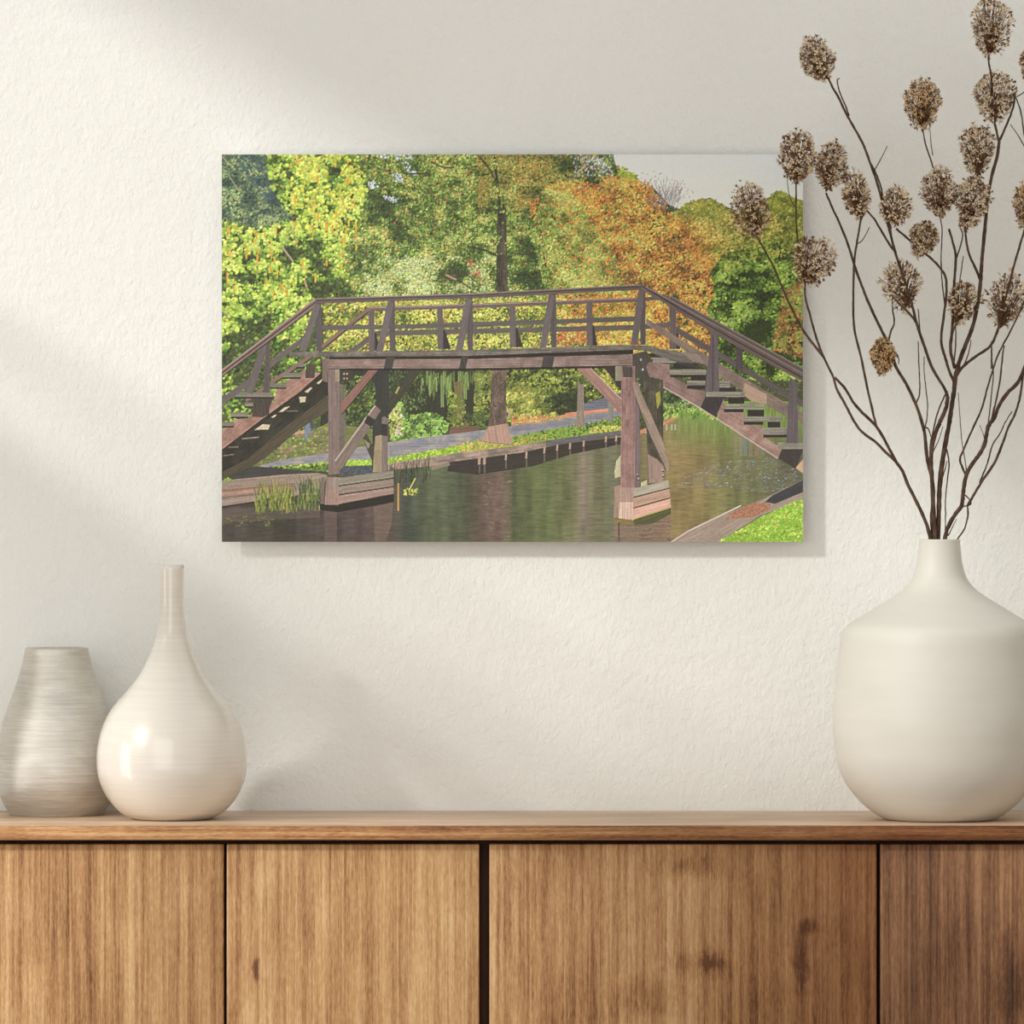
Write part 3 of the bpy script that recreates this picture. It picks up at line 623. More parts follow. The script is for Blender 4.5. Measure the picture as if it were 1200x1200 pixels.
    for q in ((347.5, 425.7, 358, 430), (332, 437, 353, 442), (317, 449, 336, 453.7), (276, 459.5, 321, 465), (287, 471.7, 297, 476), (271, 483, 291, 488), (260, 494, 275, 499)): poly(R_(*q), GY, .16, 0); line([(q[0], q[3] + 1), (q[2], q[3] + 1)], 1.8, (66, 58, 54))
    # near left rails
    poly([(353, 396), (359, 399), (315, 433), (313, 426)], W1, .1, sl_); poly([(296, 441), (295, 450), (260, 475), (260, 466)], W1, .1, sl_)
    poly([(308, 400), (316, 401), (297, 461), (287, 460)], W1, .12, 1.9); poly([(312.5, 400), (317, 401), (316.5, 460), (309, 460), (311, 430)], (104, 90, 92), .12, 1.55)
    poly([(260, 434), (370, 350), (373, 356.5), (260, 441)], (152, 122, 116), .12, sl_); line([(260, 437.5), (371, 353.5)], 1.3, (70, 56, 54)); line([(260, 442), (373, 357.5)], 1.3, (72, 60, 58)); line([(260, 434), (370, 350)], 1, (190, 168, 156))
    # near mid rail and top rail
    poly([(377, 381.5), (460, 380.5), (541, 378), (553, 377.5), (648, 374.5), (748, 370.5), (748, 376.5), (648, 380), (553, 383.5), (541, 384), (377, 387)], (112, 102, 102), .1, 0)
    poly([(370, 350), (560, 343.8), (751, 333.5), (752, 339.5), (560, 349.5), (371, 356)], (120, 100, 100), .12, -.04); line([(371, 350.3), (560, 344.2), (751, 334)], 1.1, (162, 144, 140)); line([(371, 352.2), (560, 346), (751, 336)], .9, (78, 64, 64))
    for (x0, y0, bx0, by) in ((369, 355, 351, 411), (455, 352, 441, 412), (546, 348.5, 534, 412), (643.5, 344, 632, 408), (748, 339, 739, 404)):
        poly([(x0, y0), (x0 + 8, y0), (x0 + 8.5, by), (x0 + 2.5, by)], (104, 92, 96), .12, 1.55)
        poly([(x0, y0), (x0 + 7, y0 + 3), (bx0 + 8, by), (bx0, by)], (124, 110, 112), .12, 1.8)
    # right near rails
    poly([(757, 373), (828, 416), (842, 425), (924, 474), (924, 490), (842, 441), (826, 428), (790, 402), (757, 380)], (136, 118, 114), .14, .52, (158, 134, 122))
    poly([(880, 470), (898, 474), (898, 462), (872, 448), (870, 462)], (180, 152, 128), .1, .5)
    poly([(932, 480), (941, 484), (941, 498), (932, 490)], (150, 126, 116), .14, .52)
    poly([(751, 333.5), (760, 337), (838, 381), (941, 438), (941, 448), (838, 392), (789, 362), (752, 340)], (124, 104, 102), .14, .52); line([(753, 336), (838, 386), (941, 443)], 1.2, (64, 52, 52)); line([(756, 336), (838, 381), (941, 438)], 1, (166, 148, 142))
    # right stairs
    poly([(757, 424), (784.5, 427), (784.5, 440), (804, 450), (804, 455), (826, 458), (826, 466), (819.5, 478), (764, 445), (757, 435)], (172, 138, 132), .14, .5, (148, 118, 114))
    poly([(826.6, 464.7), (849.5, 465), (838.7, 491), (820, 478)], (76, 68, 70), .1, 1.2)
    poly([(848, 467), (848, 481), (871, 483), (872.5, 496), (894, 500), (895.5, 512), (916, 525), (911, 537), (843, 492.5), (840, 485)], (190, 156, 144), .14, .52, (168, 130, 120)); line([(764, 446), (820, 478), (843, 492.5), (911, 537)], 1, (212, 186, 174))
    poly([(916, 525.7), (941, 526), (932, 549), (911.8, 537)], (80, 70, 70), .1, 1.2); poly([(932, 548), (941, 537), (941, 555)], (204, 170, 130), .1)
    for q in ((789, 426, 818, 432), (785, 439, 827, 442), (809.5, 440.5, 827, 446), (805, 451.5, 826, 455.5), (853, 466, 872, 473), (842, 454, 862, 459.5), (848, 479, 871, 483), (875.5, 480, 895, 488), (871, 493.7, 894, 497.5), (899, 494, 914, 501), (894, 509, 922, 512.5), (757, 414, 770, 419)): poly(R_(*q), (66, 58, 56), .1)
    poly([(770, 413), (818, 427), (818, 432), (765, 420)], (78, 70, 68), .1)
    for q in ((765, 419, 792, 425), (784.5, 433, 827, 439), (805, 446, 826, 451.5), (841, 446, 855, 454), (827, 459, 872.5, 465), (848, 474, 895.5, 479), (871, 487.7, 915.4, 493.7), (894, 501, 922, 509), (911, 518.5, 941, 526)): poly(R_(*q), (156, 148, 136), .22, 0)
    poly([(757, 405), (770, 408), (800, 413), (812, 422), (812, 426), (790, 424), (757, 411)], (128, 118, 112), .2, .2); poly([(797, 412), (818, 415), (826, 427), (812, 424)], (158, 140, 130), .14, .5)
    poly([(833, 389), (841, 392), (842.5, 459), (826, 459)], (120, 106, 110), .14, 1.5); line([(835, 395), (835, 458)], 1, (86, 74, 78))
    poly([(925, 442), (934, 448), (935.5, 519), (921, 519)], (120, 106, 112), .14, 1.55)
    # deck and beam
    poly([(383, 417), (560, 416), (742, 410), (742, 418), (555, 422), (383, 424)], (60, 52, 50), .1, 0)
    poly([(339, 413), (360, 412.3), (560, 410), (728, 404), (757, 405), (772, 408), (772, 414), (757, 411), (742, 410), (642, 413.5), (550, 417), (360, 418.5), (339, 417.5)], (138, 128, 120), .22, 0, (118, 106, 100))
    poly([(384, 421), (560, 420.5), (741, 415), (746, 417), (742, 428.5), (550, 432), (379, 432)], (166, 140, 134), .14, 0, (146, 120, 114))
    for q in ((453, 463), (541, 549), (637, 650)): poly([(q[0], 417), (q[1], 417), (q[1] - 3, 432), (q[0] - 3, 432)], (86, 76, 74), .14, 1.3)
    line([(379, 433), (550, 433), (742, 429.5)], 2.6, (58, 50, 50))
    poly([(378, 421), (386, 419), (384, 448), (378, 446)], (136, 114, 106), .14, 1.5)
    # left tower
    poly([(480, 434), (494, 434), (456, 486), (449, 484), (451, 470)], (80, 76, 62), .14, 2.2); line([(464, 461), (468, 453)], 2, (168, 166, 84))
    poly([(438, 434), (456, 434), (456, 484), (447, 500), (447, 552), (436, 552), (437, 500), (441, 470)], (72, 68, 66), .12, 1.6)
    poly([(398, 434), (414, 434), (416, 445), (398, 448)], (80, 70, 64), .1)
    for q in ((403.5, 438), (407, 438), (403.5, 443.5), (407, 443.5)): poly(R_(q[0] - .8, q[1] - .9, q[0] + .8, q[1] + .9), (196, 168, 130), 0)
    poly([(398, 449), (405, 452), (406, 545), (398, 550)], (122, 112, 100), .14, 1.57)
    poly([(432, 434), (443.5, 434), (401, 485), (399.7, 472)], (156, 112, 102), .16, 2.28); line([(443.5, 434.5), (401, 485.5)], 1.2, (66, 54, 50))
    poly([(385, 433), (393, 433), (398, 447), (398, 555), (385, 556)], (142, 120, 116), .14, 1.57); poly(R_(393, 433, 398, 447), (152, 138, 118), .12, 1.57)
    poly([(424, 510), (430, 508), (441, 530), (440, 548), (434, 535)], (88, 78, 68), .12, 1.1); poly([(426, 514), (434, 520), (432, 526)], (150, 136, 110), .1)
    poly([(440, 511), (448, 509), (448, 553), (437, 553)], (156, 140, 108), .14, 1.57); poly([(447.6, 489), (451, 487.5), (455, 491), (454.6, 551), (447.6, 553)], (138, 122, 118), .14, 1.57); poly([(447, 496), (454.6, 497), (454.6, 511), (447, 510)], (66, 60, 62), .08)
    poly([(440, 475), (446.5, 481), (425, 514), (407, 541), (397, 553), (392.5, 552), (393, 540)], (142, 122, 114), .14, 2.1); line([(440, 475), (393, 540)], 2, (176, 160, 142)); poly([(431, 486), (440, 492), (435, 500), (427, 495)], (68, 60, 60), .08)
    # left pier
    poly([(375, 590), (462, 579), (462, 588), (396, 600), (375, 597)], (58, 50, 46), .1, 0)
    for q in ([(376.5, 559), (381, 558), (380, 590), (375.5, 590)],): poly(q, (134, 118, 108), .14, 1.57)
    poly([(383, 558.5), (398, 559), (397, 591.5), (380.5, 591)], (162, 144, 134), .14, 1.57, (166, 128, 118)); poly([(382, 574), (397, 574), (397, 591.5), (380.5, 591)], (182, 144, 130), .14, 1.57, None, .6)
    poly([(398, 559.5), (461.6, 551), (461.6, 559), (397.5, 568.5)], (158, 148, 134), .14, -.13); poly([(397.5, 570), (461.6, 560.5), (461.6, 569), (397, 579)], (160, 140, 126), .14, -.13); poly([(397, 580.5), (461.6, 570.5), (461.6, 578), (396.5, 590.5)], (178, 146, 136), .14, -.13)
    for a_, b_ in ((569, 560), (579.5, 570)): line([(397, a_), (461.6, b_)], 1.2, (64, 54, 52))
    poly([(380, 598), (395, 600), (395, 634), (381, 634)], (136, 112, 106), .14, 0, None, .5); poly([(438, 594), (461, 588), (459, 615), (452, 634), (440, 634)], (142, 122, 106), .14, 0, None, .55)
    # right tower
    poly([(707, 430), (722, 430), (728, 448), (728, 458)], (74, 64, 60), .1); poly(R_(721, 429, 728, 446), (146, 140, 116), .14, 1.57)
    poly([(754, 440), (777, 445), (777, 540), (777, 566), (759, 568), (759, 530), (757, 500)], (98, 92, 74), .18, 1.57, (80, 74, 62)); poly([(768, 461), (773, 458), (774, 470), (770, 480)], (162, 162, 66), .12); poly([(759, 532), (770, 538), (777, 546), (777, 565), (760, 566)], (178, 148, 136), .14, 1.57)
    poly([(741, 415), (757, 411), (763, 419), (757, 430), (762, 446), (755, 447), (741, 437)], (92, 84, 78), .14, 1.2)
    for q in ((750.8, 421.5), (753, 433), (749, 451)): poly(R_(q[0] - 1, q[1] - 1.2, q[0] + 1, q[1] + 1.2), (196, 196, 190), 0)
    poly([(676, 431.5), (692, 431.5), (728, 468), (728, 486)], (180, 136, 126), .16, .82); line([(692, 431.5), (728, 468)], 1, (206, 178, 160))
    poly([(720, 552), (722, 540), (727, 533), (727, 558), (720.5, 560)], (194, 188, 150), .1, 1.5)
    poly([(744, 445), (749, 448), (750, 570), (744, 572)], (136, 116, 120), .14, 1.57)
    poly([(728, 429), (744, 429), (744, 571), (727, 571)], (176, 136, 130), .16, 1.57, (158, 120, 118)); poly([(729, 429), (741, 430), (741, 442), (730, 442)], (98, 84, 82), .12, 1.57)
    for q in ((735, 496, 2.5, 6), (731, 480, 2, 7), (737, 462, 3, 5)): poly([(q[0] - q[2], q[1] + 1), (q[0], q[1] - q[3]), (q[0] + q[2], q[1] - 1), (q[0] + .5, q[1] + q[3])], (132, 102, 102), .1, 1.57, None, .6)
    poly([(741, 447), (747, 449), (752, 462), (777, 518), (784, 545), (783, 552), (778, 549), (762, 512), (744, 465)], (156, 136, 118), .16, 1.15); line([(744, 465), (762, 512), (780, 550)], 1.2, (92, 80, 68))
    for q in ((746.5, 557), (748, 562), (776.5, 552), (777, 558)): poly(R_(q[0] - 1.4, q[1] - 1, q[0] + 1.4, q[1] + 1), (90, 84, 88), 0); poly(R_(q[0] - 1, q[1] - 1.8, q[0] + 1, q[1] - .8), (206, 200, 196), 0)
    poly([(751, 565), (758, 562), (758, 568), (751, 570)], (190, 186, 140), .1)
    poly([(720, 570), (727, 568), (726, 606), (719, 606)], (180, 150, 134), .14, 1.57)
    poly([(726, 571), (742, 571), (742, 609), (725, 607)], (190, 156, 146), .12, 1.57); poly([(726, 588), (742, 588), (742, 609), (725, 607)], (220, 188, 168), .14, 1.57, None, .8)
    poly([(742, 571), (747, 571), (783, 562), (784, 571), (746, 581.5), (742, 582)], (172, 166, 144), .12, -.25); poly([(742, 583.6), (784, 572.5), (785, 582), (742, 594.5)], (186, 152, 128), .12, -.25); poly([(742, 596), (785, 584), (786, 593), (742, 607.5)], (220, 174, 154), .12, -.25)
    for a_, b_ in ((582.5, 571.5), (595, 583)): line([(742, a_), (785, b_)], 1.2, (84, 66, 56))
    poly([(742, 608), (786, 594), (786, 602), (765, 613), (744, 618)], (92, 96, 56), .16, -.25); line([(742, 608), (786, 594)], 1, (206, 178, 96)); poly([(719, 606), (725, 607), (742, 609), (742, 614), (725, 614), (719, 611)], (138, 122, 70), .14)
    poly([(719, 613), (742, 615), (765, 613), (786, 603), (785, 634), (720, 634)], (154, 124, 112), .2, 0, None, .72); line([(725, 612), (725.5, 634)], 1.4, (96, 76, 68))
    leaves([(748, 618), (786, 610), (786, 634), (748, 634)], 70, 5, [(104, 88, 76), (130, 104, 92)], cl4, .3, (.1, .2), ang=-.1)
    out = img.reshape(h, K, w, K, 3).mean((1, 3)); 
    pad = np.pad(out, ((1, 1), (1, 1), (0, 0)), 'edge'); blur = sum(pad[a:a + h, b:b + w] for a in range(3) for b in range(3)) / 9
    out = out + 0.85 * (out - blur); out = out + rs.normal(0, 2.5, (h, w, 1))
    lum = (out * np.array((.3, .59, .11))).sum(-1, keepdims=True); out = lum + (out - lum) * 0.86 + np.array((0.0, 0.0, 3.0))
    out = 118 + (out - 118) * 1.03 - 1
    return np.clip(out, 4, 250)

def make_print():
    d = 0.030; s = sc(d)
    x0, x1 = (260 - 600) * s, (941 - 600) * s; z1, z0 = HZ - (181 - 600) * s, HZ - (635 - 600) * s
    rt = thing('wall_print', ((x0 + x1) / 2, 0, z0), 'wide frameless print of a wooden footbridge over water among autumn trees', 'picture')
    px = paint(); h, w = px.shape[:2]
    lin = px / 255.0; lin = np.where(lin <= 0.04045, lin / 12.92, ((lin + 0.055) / 1.055) ** 2.4) * INK
    xs = np.linspace(x0, x1, w); zs = np.linspace(z1, z0, h)
    co = np.zeros((h, w, 3), np.float32); co[..., 0] = xs[None, :]; co[..., 1] = -d; co[..., 2] = zs[:, None]
    idx = np.arange(h * w).reshape(h, w)
    q = np.stack([idx[1:, :-1], idx[1:, 1:], idx[:-1, 1:], idx[:-1, :-1]], -1).reshape(-1, 4)
    me = bpy.data.meshes.new('printed_picture')
    me.vertices.add(h * w); me.vertices.foreach_set('co', co.ravel())
    me.loops.add(q.size); me.loops.foreach_set('vertex_index', q.ravel().astype(np.int32))
    me.polygons.add(len(q)); me.polygons.foreach_set('loop_start', (np.arange(len(q)) * 4).astype(np.int32))
    me.update(calc_edges=True)
    at = me.color_attributes.new('ink', 'FLOAT_COLOR', 'POINT')
    rgba = np.ones((h * w, 4), np.float32); rgba[:, :3] = lin.reshape(-1, 3); at.data.foreach_set('color', rgba.ravel())
    t = NT('printed_ink'); a = t.t.nodes.new('ShaderNodeAttribute'); a.attribute_name = 'ink'
    me.materials.append(t.set(Base_Color=a.outputs['Color'], Roughness=0.55, Specular_IOR_Level=0.25))
    o = bpy.data.objects.new('printed_picture', me); C.objects.link(o); o.parent = rt; o.matrix_parent_inverse = Matrix.Translation(-Vector(rt.location))
    bm = bmesh.new(); box(bm, (x0, -d + 0.0003, z0), (x1, -d + 0.0075, z1)); obj('panel', bm, M_trim, rt, smooth=False)
    bm = bmesh.new(); i = 0.06
    box(bm, (x0 + i, -d + 0.0075, z0 + i), (x0 + i + .02, 0, z1 - i)); box(bm, (x1 - i - .02, -d + 0.0075, z0 + i), (x1 - i, 0, z1 - i))
    box(bm, (x0 + i + .02, -d + 0.0075, z0 + i), (x1 - i - .02, 0, z0 + i + .02)); box(bm, (x0 + i + .02, -d + 0.0075, z1 - i - .02), (x1 - i - .02, 0, z1 - i))
    obj('hanging_frame', bm, M_trim, rt, smooth=False)
INK = 1.12
make_print()

# ------------------------------------------------------------------ dried flowers
M_stem = plain('dry_brown_stem', (66, 48, 37), (98, 76, 60), 90, 0.75, (1, 1, 1), 0.3)
M_tan = plain('pale_dry_petal', (214, 188, 150), (246, 230, 202), 300, 0.8)
M_gold = plain('golden_dry_petal', (206, 166, 108), (238, 208, 160), 300, 0.8)
M_brn = plain('brown_dry_petal', (106, 75, 50), (146, 110, 78), 300, 0.8)
M_ped = plain('dry_stalklet', (84, 58, 40), (120, 88, 62), 200, 0.8)
def flower_head(parent, c, rx, rz, base, seed, style, label=None):
    """a dried umbel: stalklets fan from the base to a ball of papery bracts"""
    rng = random.Random(seed); bm = bmesh.new()
    ry = rx * 0.9
    n = {'dense': 420, 'mid': 340, 'open': 210}[style]
    ax = Vector((c.x - base.x, 0, c.z - base.z)); tilt = max(-0.35, min(0.35, math.atan2(ax.x, ax.z) * 0.7)) if ax.z > 0.01 else 0
    rot = Matrix.Rotation(tilt, 3, 'Y')
    blen = {'dense': 0.0036, 'mid': 0.0042, 'open': 0.0052}[style]
    for i in range(n):
        zz = 1 - 2 * (i + 0.5) / n; a = i * 2.39996 + rng.uniform(-.2, .2); rr = math.sqrt(max(0, 1 - zz * zz))
        k = rng.uniform(0.80, 1.04) if rng.random() < .8 else rng.uniform(.45, .8)
        sq = 1.0 - (0.12 if style == 'dense' else 0.34) * max(0, -zz); k *= 1 + 0.07 * math.sin(3 * a + seed) + 0.06 * math.sin(5 * zz + seed * 1.7)
        dirv = rot @ Vector((rr * math.cos(a) * rx * sq, rr * math.sin(a) * ry * sq, zz * rz)) * k
        p = c + dirv; nrm = rot @ Vector((rr * math.cos(a) / rx, rr * math.sin(a) / ry, zz / rz)); nrm.normalize()
        # stalklet
        if i % (3 if style != 'open' else 2) == 0:
            m_ = base.lerp(c, 0.35).lerp(p, 0.45) + Vector((rng.uniform(-1, 1), rng.uniform(-1, 1), rng.uniform(-1, 1))) * rx * 0.10
            tube(bm, [base, m_, p], 0.00045, 0.00035 if style != 'open' else 0.0005, 3, 1)
        # bracts: two or three curled, pointed scales round the tip
        t1 = nrm.orthogonal().normalized(); t1 = Matrix.Rotation(rng.uniform(0, 6.28), 3, nrm) @ t1; t2 = nrm.cross(t1)
        mi = rng.choices((0, 2), (0.60, 0.40))[0]
        for j in range(3 if style != 'open' else 2):
            ang = j * 2.1 + rng.uniform(-.4, .4); u = (t1 * math.cos(ang) + t2 * math.sin(ang)); v = nrm.cross(u)
            L = blen * rng.uniform(.7, 1.35); w_ = L * rng.uniform(.24, .42)
            b0 = p - nrm * L * .4; m1 = p + u * L * .42 + nrm * L * .35; tip = p + u * L * rng.uniform(.7, 1.05) + nrm * L * rng.uniform(.1, .95)
            vs = [bm.verts.new(q) for q in (b0, m1 - v * w_, tip, m1 + v * w_, m1 + nrm * L * .16)]
            for f in ((0, 1, 4), (1, 2, 4), (2, 3, 4), (3, 0, 4)): bm.faces.new([vs[g] for g in f]).material_index = mi
        if rng.random() < 0.35:   # dark fork
            for j in range(2):
                q = p + nrm * blen * rng.uniform(.6, 1.3) + t1 * rng.uniform(-1, 1) * blen * .7 + t2 * rng.uniform(-1, 1) * blen * .7
                tube(bm, [p - nrm * .001, q], 0.0004, 0.0002, 3, 1)
    me = bpy.data.meshes.new('flower_head'); bm.to_mesh(me); bm.free()
    for m in ((M_gold if style == 'gold' else M_tan), M_ped, M_brn): me.materials.append(m)
    o = bpy.data.objects.new('flower_head', me); C.objects.link(o); o.parent = parent; o.matrix_parent_inverse = Matrix.Translation(-Vector(parent.location))
    if label: o['label'] = label
    return o

def branch(label, k, m, chains, heads, seed, foot):
    """k, m: how far the branch leans out of the wall plane with height and with sideways spread"""
    rng = random.Random(seed)
    dep = lambda x, y: 0.225 + k * max(0, 636 - y) / 600 + m * (x - 1101) / 200 * min(1, max(0, 636 - y) / 120)
    rt = thing('dried_flower_branch', tuple(P(foot[0], 668, 0.225 + foot[1])), label, 'dried flower', 'dried flower branches in the large vase')
    for ci, (wd, we, pts) in enumerate(chains):
        v = []
        for (x, y) in pts:
            if y > 636: v.append(P(x, y, 0.225 + foot[1]))
            else:
                f = min(1, max(0, 636 - y) / 60); v.append(P(x, y, dep(x, y) * f + (0.225 + foot[1]) * (1 - f)))
        q = catmull(v, 6); n = len(q)
        q = [p + Vector((rng.uniform(-1, 1), rng.uniform(-1, 1), rng.uniform(-1, 1))) * 0.00022 for p in q]
        bm = bmesh.new(); tube(bm, q, wd * PX / 2, we * PX / 2, 8, 0, 0.10, rng)
        obj('stem' if ci == 0 else 'side_stem', bm, M_stem, rt)
    for (x, y, rx, ry, bx, by, st, off) in heads:
        c = P(x, y, dep(bx, by) + off); b = P(bx, by, dep(bx, by))
        s = sc(0.22)
        o = flower_head(rt, c, rx * s * 1.0, ry * s * 0.99, b, int(x * 7 + y), 'dense' if st == 'gold' else st)
        if st == 'gold': o.data.materials[0] = M_gold; o['label'] = 'golden seed head'
    return rt

branch('leftmost dried flower branch, leaning over the print with three brown heads', 0.05, -0.02, [
    (4.6, 3.6, [(1093, 668), (1092, 640), (1086, 615), (1075, 590), (1064, 568), (1058, 553), (1050, 541)]),
    (3.2, 2.2, [(1050, 541), (1038, 530), (1026, 518), (1010, 506), (1001, 494), (990, 473), (981, 457), (976, 441), (965, 418), (957, 397), (950, 372), (944, 350), (943, 332), (942, 322)]),
    (3.0, 2.0, [(965, 418), (952, 402), (940, 385), (928, 362), (917, 338), (906, 312), (897, 295), (888, 279)]),
    (3.4, 3.0, [(1050, 541), (1040, 522), (1027, 500), (1008, 481), (999, 470), (990, 455), (978, 442)]),
    (2.8, 2.2, [(1027, 500), (1017, 458), (1009, 418), (1001, 385), (1000, 350), (1001, 308), (1004, 285), (1007, 268), (1009, 256)]),
    (2.2, 1.8, [(936, 295), (933, 260), (933, 238), (933, 216)]),
    (1.2, 0.8, [(932, 243), (925, 229), (922, 206)]),
    (1.4, 1.0, [(1004, 286), (1011, 281), (1019, 266)]),
    (1.8, 1.0, [(1009, 258), (1013, 248), (1012, 238)])],
    [(880, 247, 23, 32, 888, 279, 'dense', .0), (953, 306, 26, 28, 943, 331, 'mid', 0), (935, 184, 22, 30, 933, 217, 'mid', 0), (1004, 229, 15, 27, 1009, 256, 'open', 0)], 1, (1093, 0.006))
branch('second dried flower branch from the left, its small golden head hanging low', 0.02, 0.03, [
    (5.0, 3.6, [(1097, 668), (1096, 640), (1093, 622), (1092, 605), (1094, 580), (1092, 560), (1087, 540), (1084, 512), (1083, 505)]),
    (3.8, 2.4, [(1083, 505), (1075, 478), (1062, 450), (1050, 430), (1042, 405), (1032, 385), (1020, 360), (1010, 335), (1001, 310), (994, 287), (984, 262), (976, 245), (968, 226)]),
    (2.4, 1.4, [(1041, 402), (1044, 388), (1048, 378), (1046, 362), (1046, 345)]),
    (2.2, 1.0, [(1044, 408), (1050, 414), (1053, 420), (1053, 427)]),
    (1.8, 1.2, [(1073, 474), (1077, 464), (1078, 452), (1077, 430), (1076, 400)]),
    (1.5, 1.0, [(1083, 504), (1086, 492), (1087, 475), (1085, 455), (1083, 436), (1083, 418)]),
    (2.0, 1.2, [(1083, 500), (1088, 503), (1091, 512)])],
    [(974, 195, 18, 28, 968, 225, 'mid', 0), (1034, 417, 13.5, 21, 1044, 410, 'gold', 0)], 2, (1096, -0.006))
branch('tall dried flower branch arching up left to a single golden-brown head', 0.045, -0.03, [
    (5.2, 4.2, [(1099, 668), (1097, 640), (1094, 600), (1092, 560), (1091, 540), (1093, 520), (1099, 500), (1108, 480), (1111, 465)]),
    (3.6, 2.4, [(1109, 474), (1110, 464), (1106, 454), (1092, 430), (1084, 408), (1077, 388), (1074, 378), (1068, 355), (1062, 335), (1055, 314), (1049, 295), (1041, 265), (1035, 240), (1028, 215), (1020, 192), (1012, 170), (1000, 148), (991, 132), (983, 115), (976, 103), (970, 90)]),
    (2.4, 1.8, [(1045, 280), (1042, 262), (1037, 242), (1032, 218), (1026, 202), (1021, 192)]),
    (1.5, .8, [(1025, 199), (1033, 185), (1040, 171)]),
    (2.0, 1.2, [(995, 136), (990, 122), (984, 108), (981, 94), (984, 92)]),
    (2.8, 2.0, [(1050, 296), (1042, 286), (1032, 269), (1024, 256), (1015, 246)]),
    (3.0, 2.0, [(1075, 380), (1068, 370), (1058, 360), (1046, 348)]),
    (1.6, 1.2, [(1078, 388), (1077, 375), (1076, 362)]),
    (1.6, 1.0, [(1093, 520), (1097, 508), (1103, 497)]),
    (1.4, .8, [(1093, 530), (1100, 516), (1105, 500)]),
    (2.4, 1.6, [(1092, 548), (1090, 530), (1092, 512), (1100, 480), (1110, 458)])],
    [(957, 70, 19, 27, 970, 93, 'dense', 0), (1049, 243, 18, 23, 1044, 264, 'open', 0), (1057, 334, 23, 31, 1063, 356, 'open', -.02)], 3, (1100, 0.004))
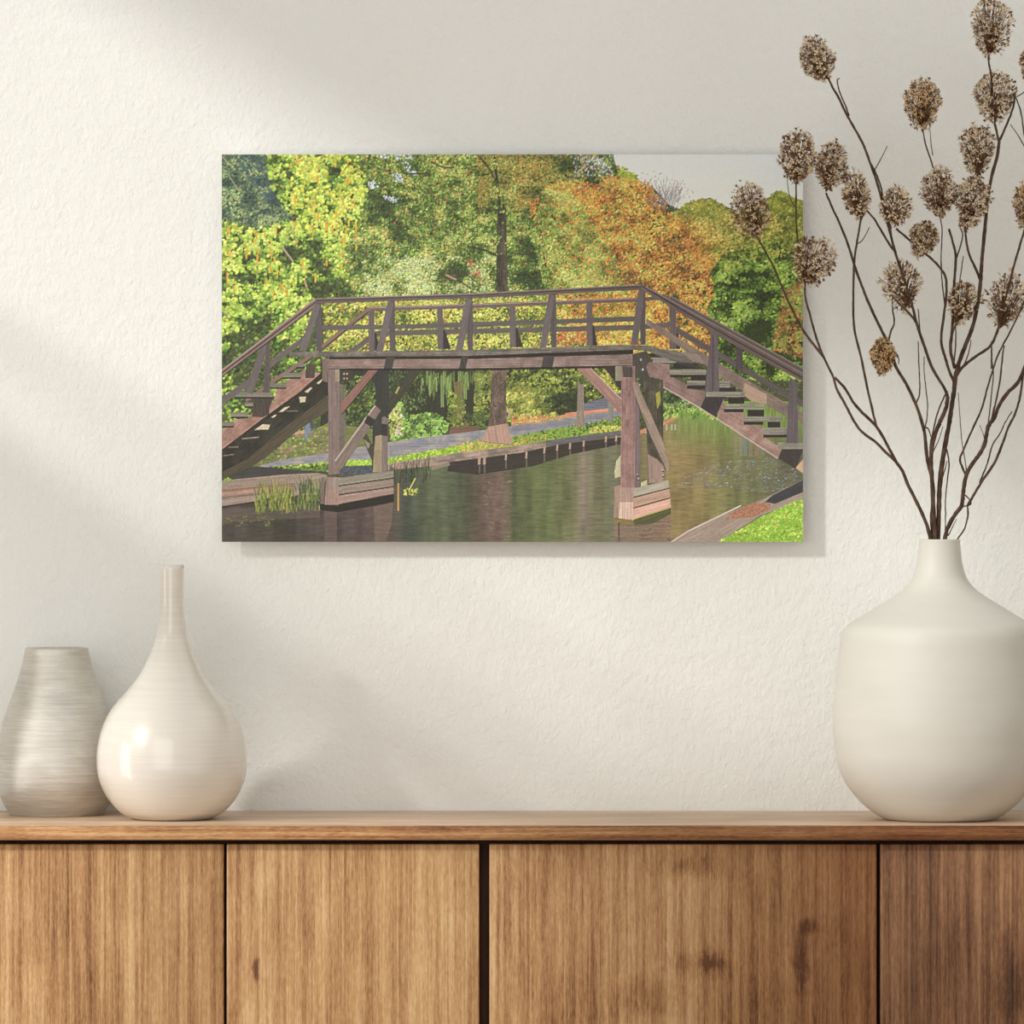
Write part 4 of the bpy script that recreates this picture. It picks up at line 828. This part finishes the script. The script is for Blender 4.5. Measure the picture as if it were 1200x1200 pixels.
o_gold = branch('thickest, central dried flower branch, rising past the top of the photo with most heads', -0.01, 0.02, [
    (5.6, 5.0, [(1102, 668), (1099, 640), (1100, 600), (1102, 560), (1107, 525), (1112, 498), (1115, 478), (1118, 458), (1120, 440), (1123, 428)]),
    (4.6, 3.6, [(1122, 430), (1130, 408), (1140, 382), (1146, 355), (1149, 330), (1150, 315), (1152, 290), (1155, 260), (1157, 238), (1161, 212), (1168, 185), (1171, 166)]),
    (3.0, 2.0, [(1171, 167), (1168, 155), (1165, 140), (1163, 118), (1162, 92), (1159, 75), (1158, 62)]),
    (2.8, 2.0, [(1170, 168), (1178, 150), (1186, 130), (1189, 115), (1186, 105)]),
    (3.8, 2.4, [(1119, 432), (1114, 410), (1116, 385), (1117, 350), (1119, 320), (1120, 300), (1116, 282), (1112, 268)]),
    (3.2, 2.2, [(1149, 328), (1142, 312), (1135, 296), (1132, 278), (1130, 258)]),
    (1.8, 1.2, [(1120, 305), (1125, 290), (1128, 275), (1124, 262), (1128, 250)]),
    (1.6, 1.2, [(1107, 356), (1104, 330), (1103, 300), (1104, 270), (1101, 250)]),
    (2.2, 1.5, [(1101, 236), (1096, 206), (1091, 188), (1085, 170), (1081, 150)]),
    (1.2, .8, [(1093, 182), (1091, 168), (1090, 152)]),
    (3.2, 2.4, [(1119, 450), (1113, 436), (1108, 420), (1103, 400), (1106, 370), (1109, 345), (1108, 325), (1100, 312), (1090, 302), (1078, 292), (1062, 278), (1050, 268)]),
    (1.8, 1.2, [(1118, 425), (1120, 400), (1119, 375), (1115, 362)]),
    (1.6, 1.2, [(1116, 392), (1121, 374), (1122, 355), (1126, 320), (1129, 300)]),
    (3.4, 2.4, [(1120, 442), (1128, 430), (1143, 418), (1160, 406), (1168, 390), (1174, 370), (1180, 345), (1186, 320), (1193, 295), (1200, 272), (1204, 258)]),
    (1.8, 1.0, [(1129, 429), (1133, 420), (1136, 410), (1138, 398)]),
    (1.8, 1.2, [(1107, 518), (1112, 540), (1110, 565), (1108, 585), (1108, 610), (1107, 640)]),
    (1.6, 1.0, [(1102, 565), (1107, 552), (1110, 540)]),
    (2.0, 1.4, [(1157, 232), (1150, 222), (1146, 206)])],
    [(1162, 30, 24, 34, 1160, 64, 'dense', 0), (1166, 113, 24, 30, 1165, 142, 'mid', -.012), (1145, 175, 20, 31, 1146, 207, 'mid', -.015), (1101, 226, 20, 30, 1102, 254, 'mid', 0.01),
     (1139, 236, 21, 32, 1131, 264, 'mid', 0.02), (1081, 121, 21, 30, 1081, 150, 'gold', 0), (1129, 354, 18, 24, 1121, 378, 'open', 0), (1180, 353, 24, 33, 1172, 385, 'open', -.02), (1082, 280, 15.5, 21, 1075, 295, 'mid', 0), (1206, 240, 17, 30, 1204, 270, 'gold', 0)], 4, (1102, -0.002))
branch('rightmost dried flower branch of bare forking twigs leaning out of the photo', 0.08, 0.03, [
    (4.8, 4.2, [(1104, 668), (1106, 640), (1110, 620), (1120, 602), (1127, 592), (1129, 575), (1133, 555), (1142, 540), (1148, 532), (1154, 520), (1158, 500), (1165, 490), (1171, 475), (1181, 460), (1193, 448), (1203, 425), (1212, 395)]),
    (3.2, 2.4, [(1134, 592), (1143, 577), (1152, 562), (1165, 543), (1174, 522), (1182, 500), (1190, 484), (1196, 462), (1199, 440), (1206, 410)]),
    (2.6, 1.8, [(1133, 560), (1128, 548), (1125, 538), (1130, 525), (1140, 502), (1150, 480), (1157, 455), (1163, 435), (1170, 415), (1182, 392), (1192, 372), (1204, 345)]),
    (2.4, 1.6, [(1162, 432), (1162, 415), (1162, 400)]),
    (2.4, 1.6, [(1160, 500), (1166, 475), (1172, 445), (1175, 415), (1177, 405)]),
    (2.0, 1.2, [(1148, 566), (1157, 543), (1163, 522), (1172, 508), (1178, 495), (1186, 482)]),
    (1.6, 1.2, [(1158, 499), (1161, 470), (1164, 440), (1163, 425)]),
    (2.2, 1.6, [(1134, 592), (1134, 605), (1130, 620), (1120, 635), (1114, 650)]),
    (1.3, .8, [(1133, 556), (1131, 540), (1127, 515), (1125, 490), (1123, 460)]),
    (1.8, 1.4, [(1128, 592), (1130, 580), (1138, 590), (1127, 594)]),
    (1.2, .7, [(1148, 535), (1154, 520), (1152, 508), (1148, 498)]),
    (1.4, .8, [(1111, 628), (1116, 618), (1121, 608)]),
    (2.2, 1.4, [(1206, 410), (1210, 330), (1210, 250), (1206, 190), (1200, 155), (1196, 130), (1190, 112), (1192, 106)]),
    (1.4, 1.0, [(1204, 178), (1194, 160), (1184, 146)]),
    (1.4, 1.0, [(1192, 113), (1200, 108), (1208, 98)])],
    [(1212, 76, 17, 25, 1208, 99, 'mid', 0)], 5, (1104, 0.002))
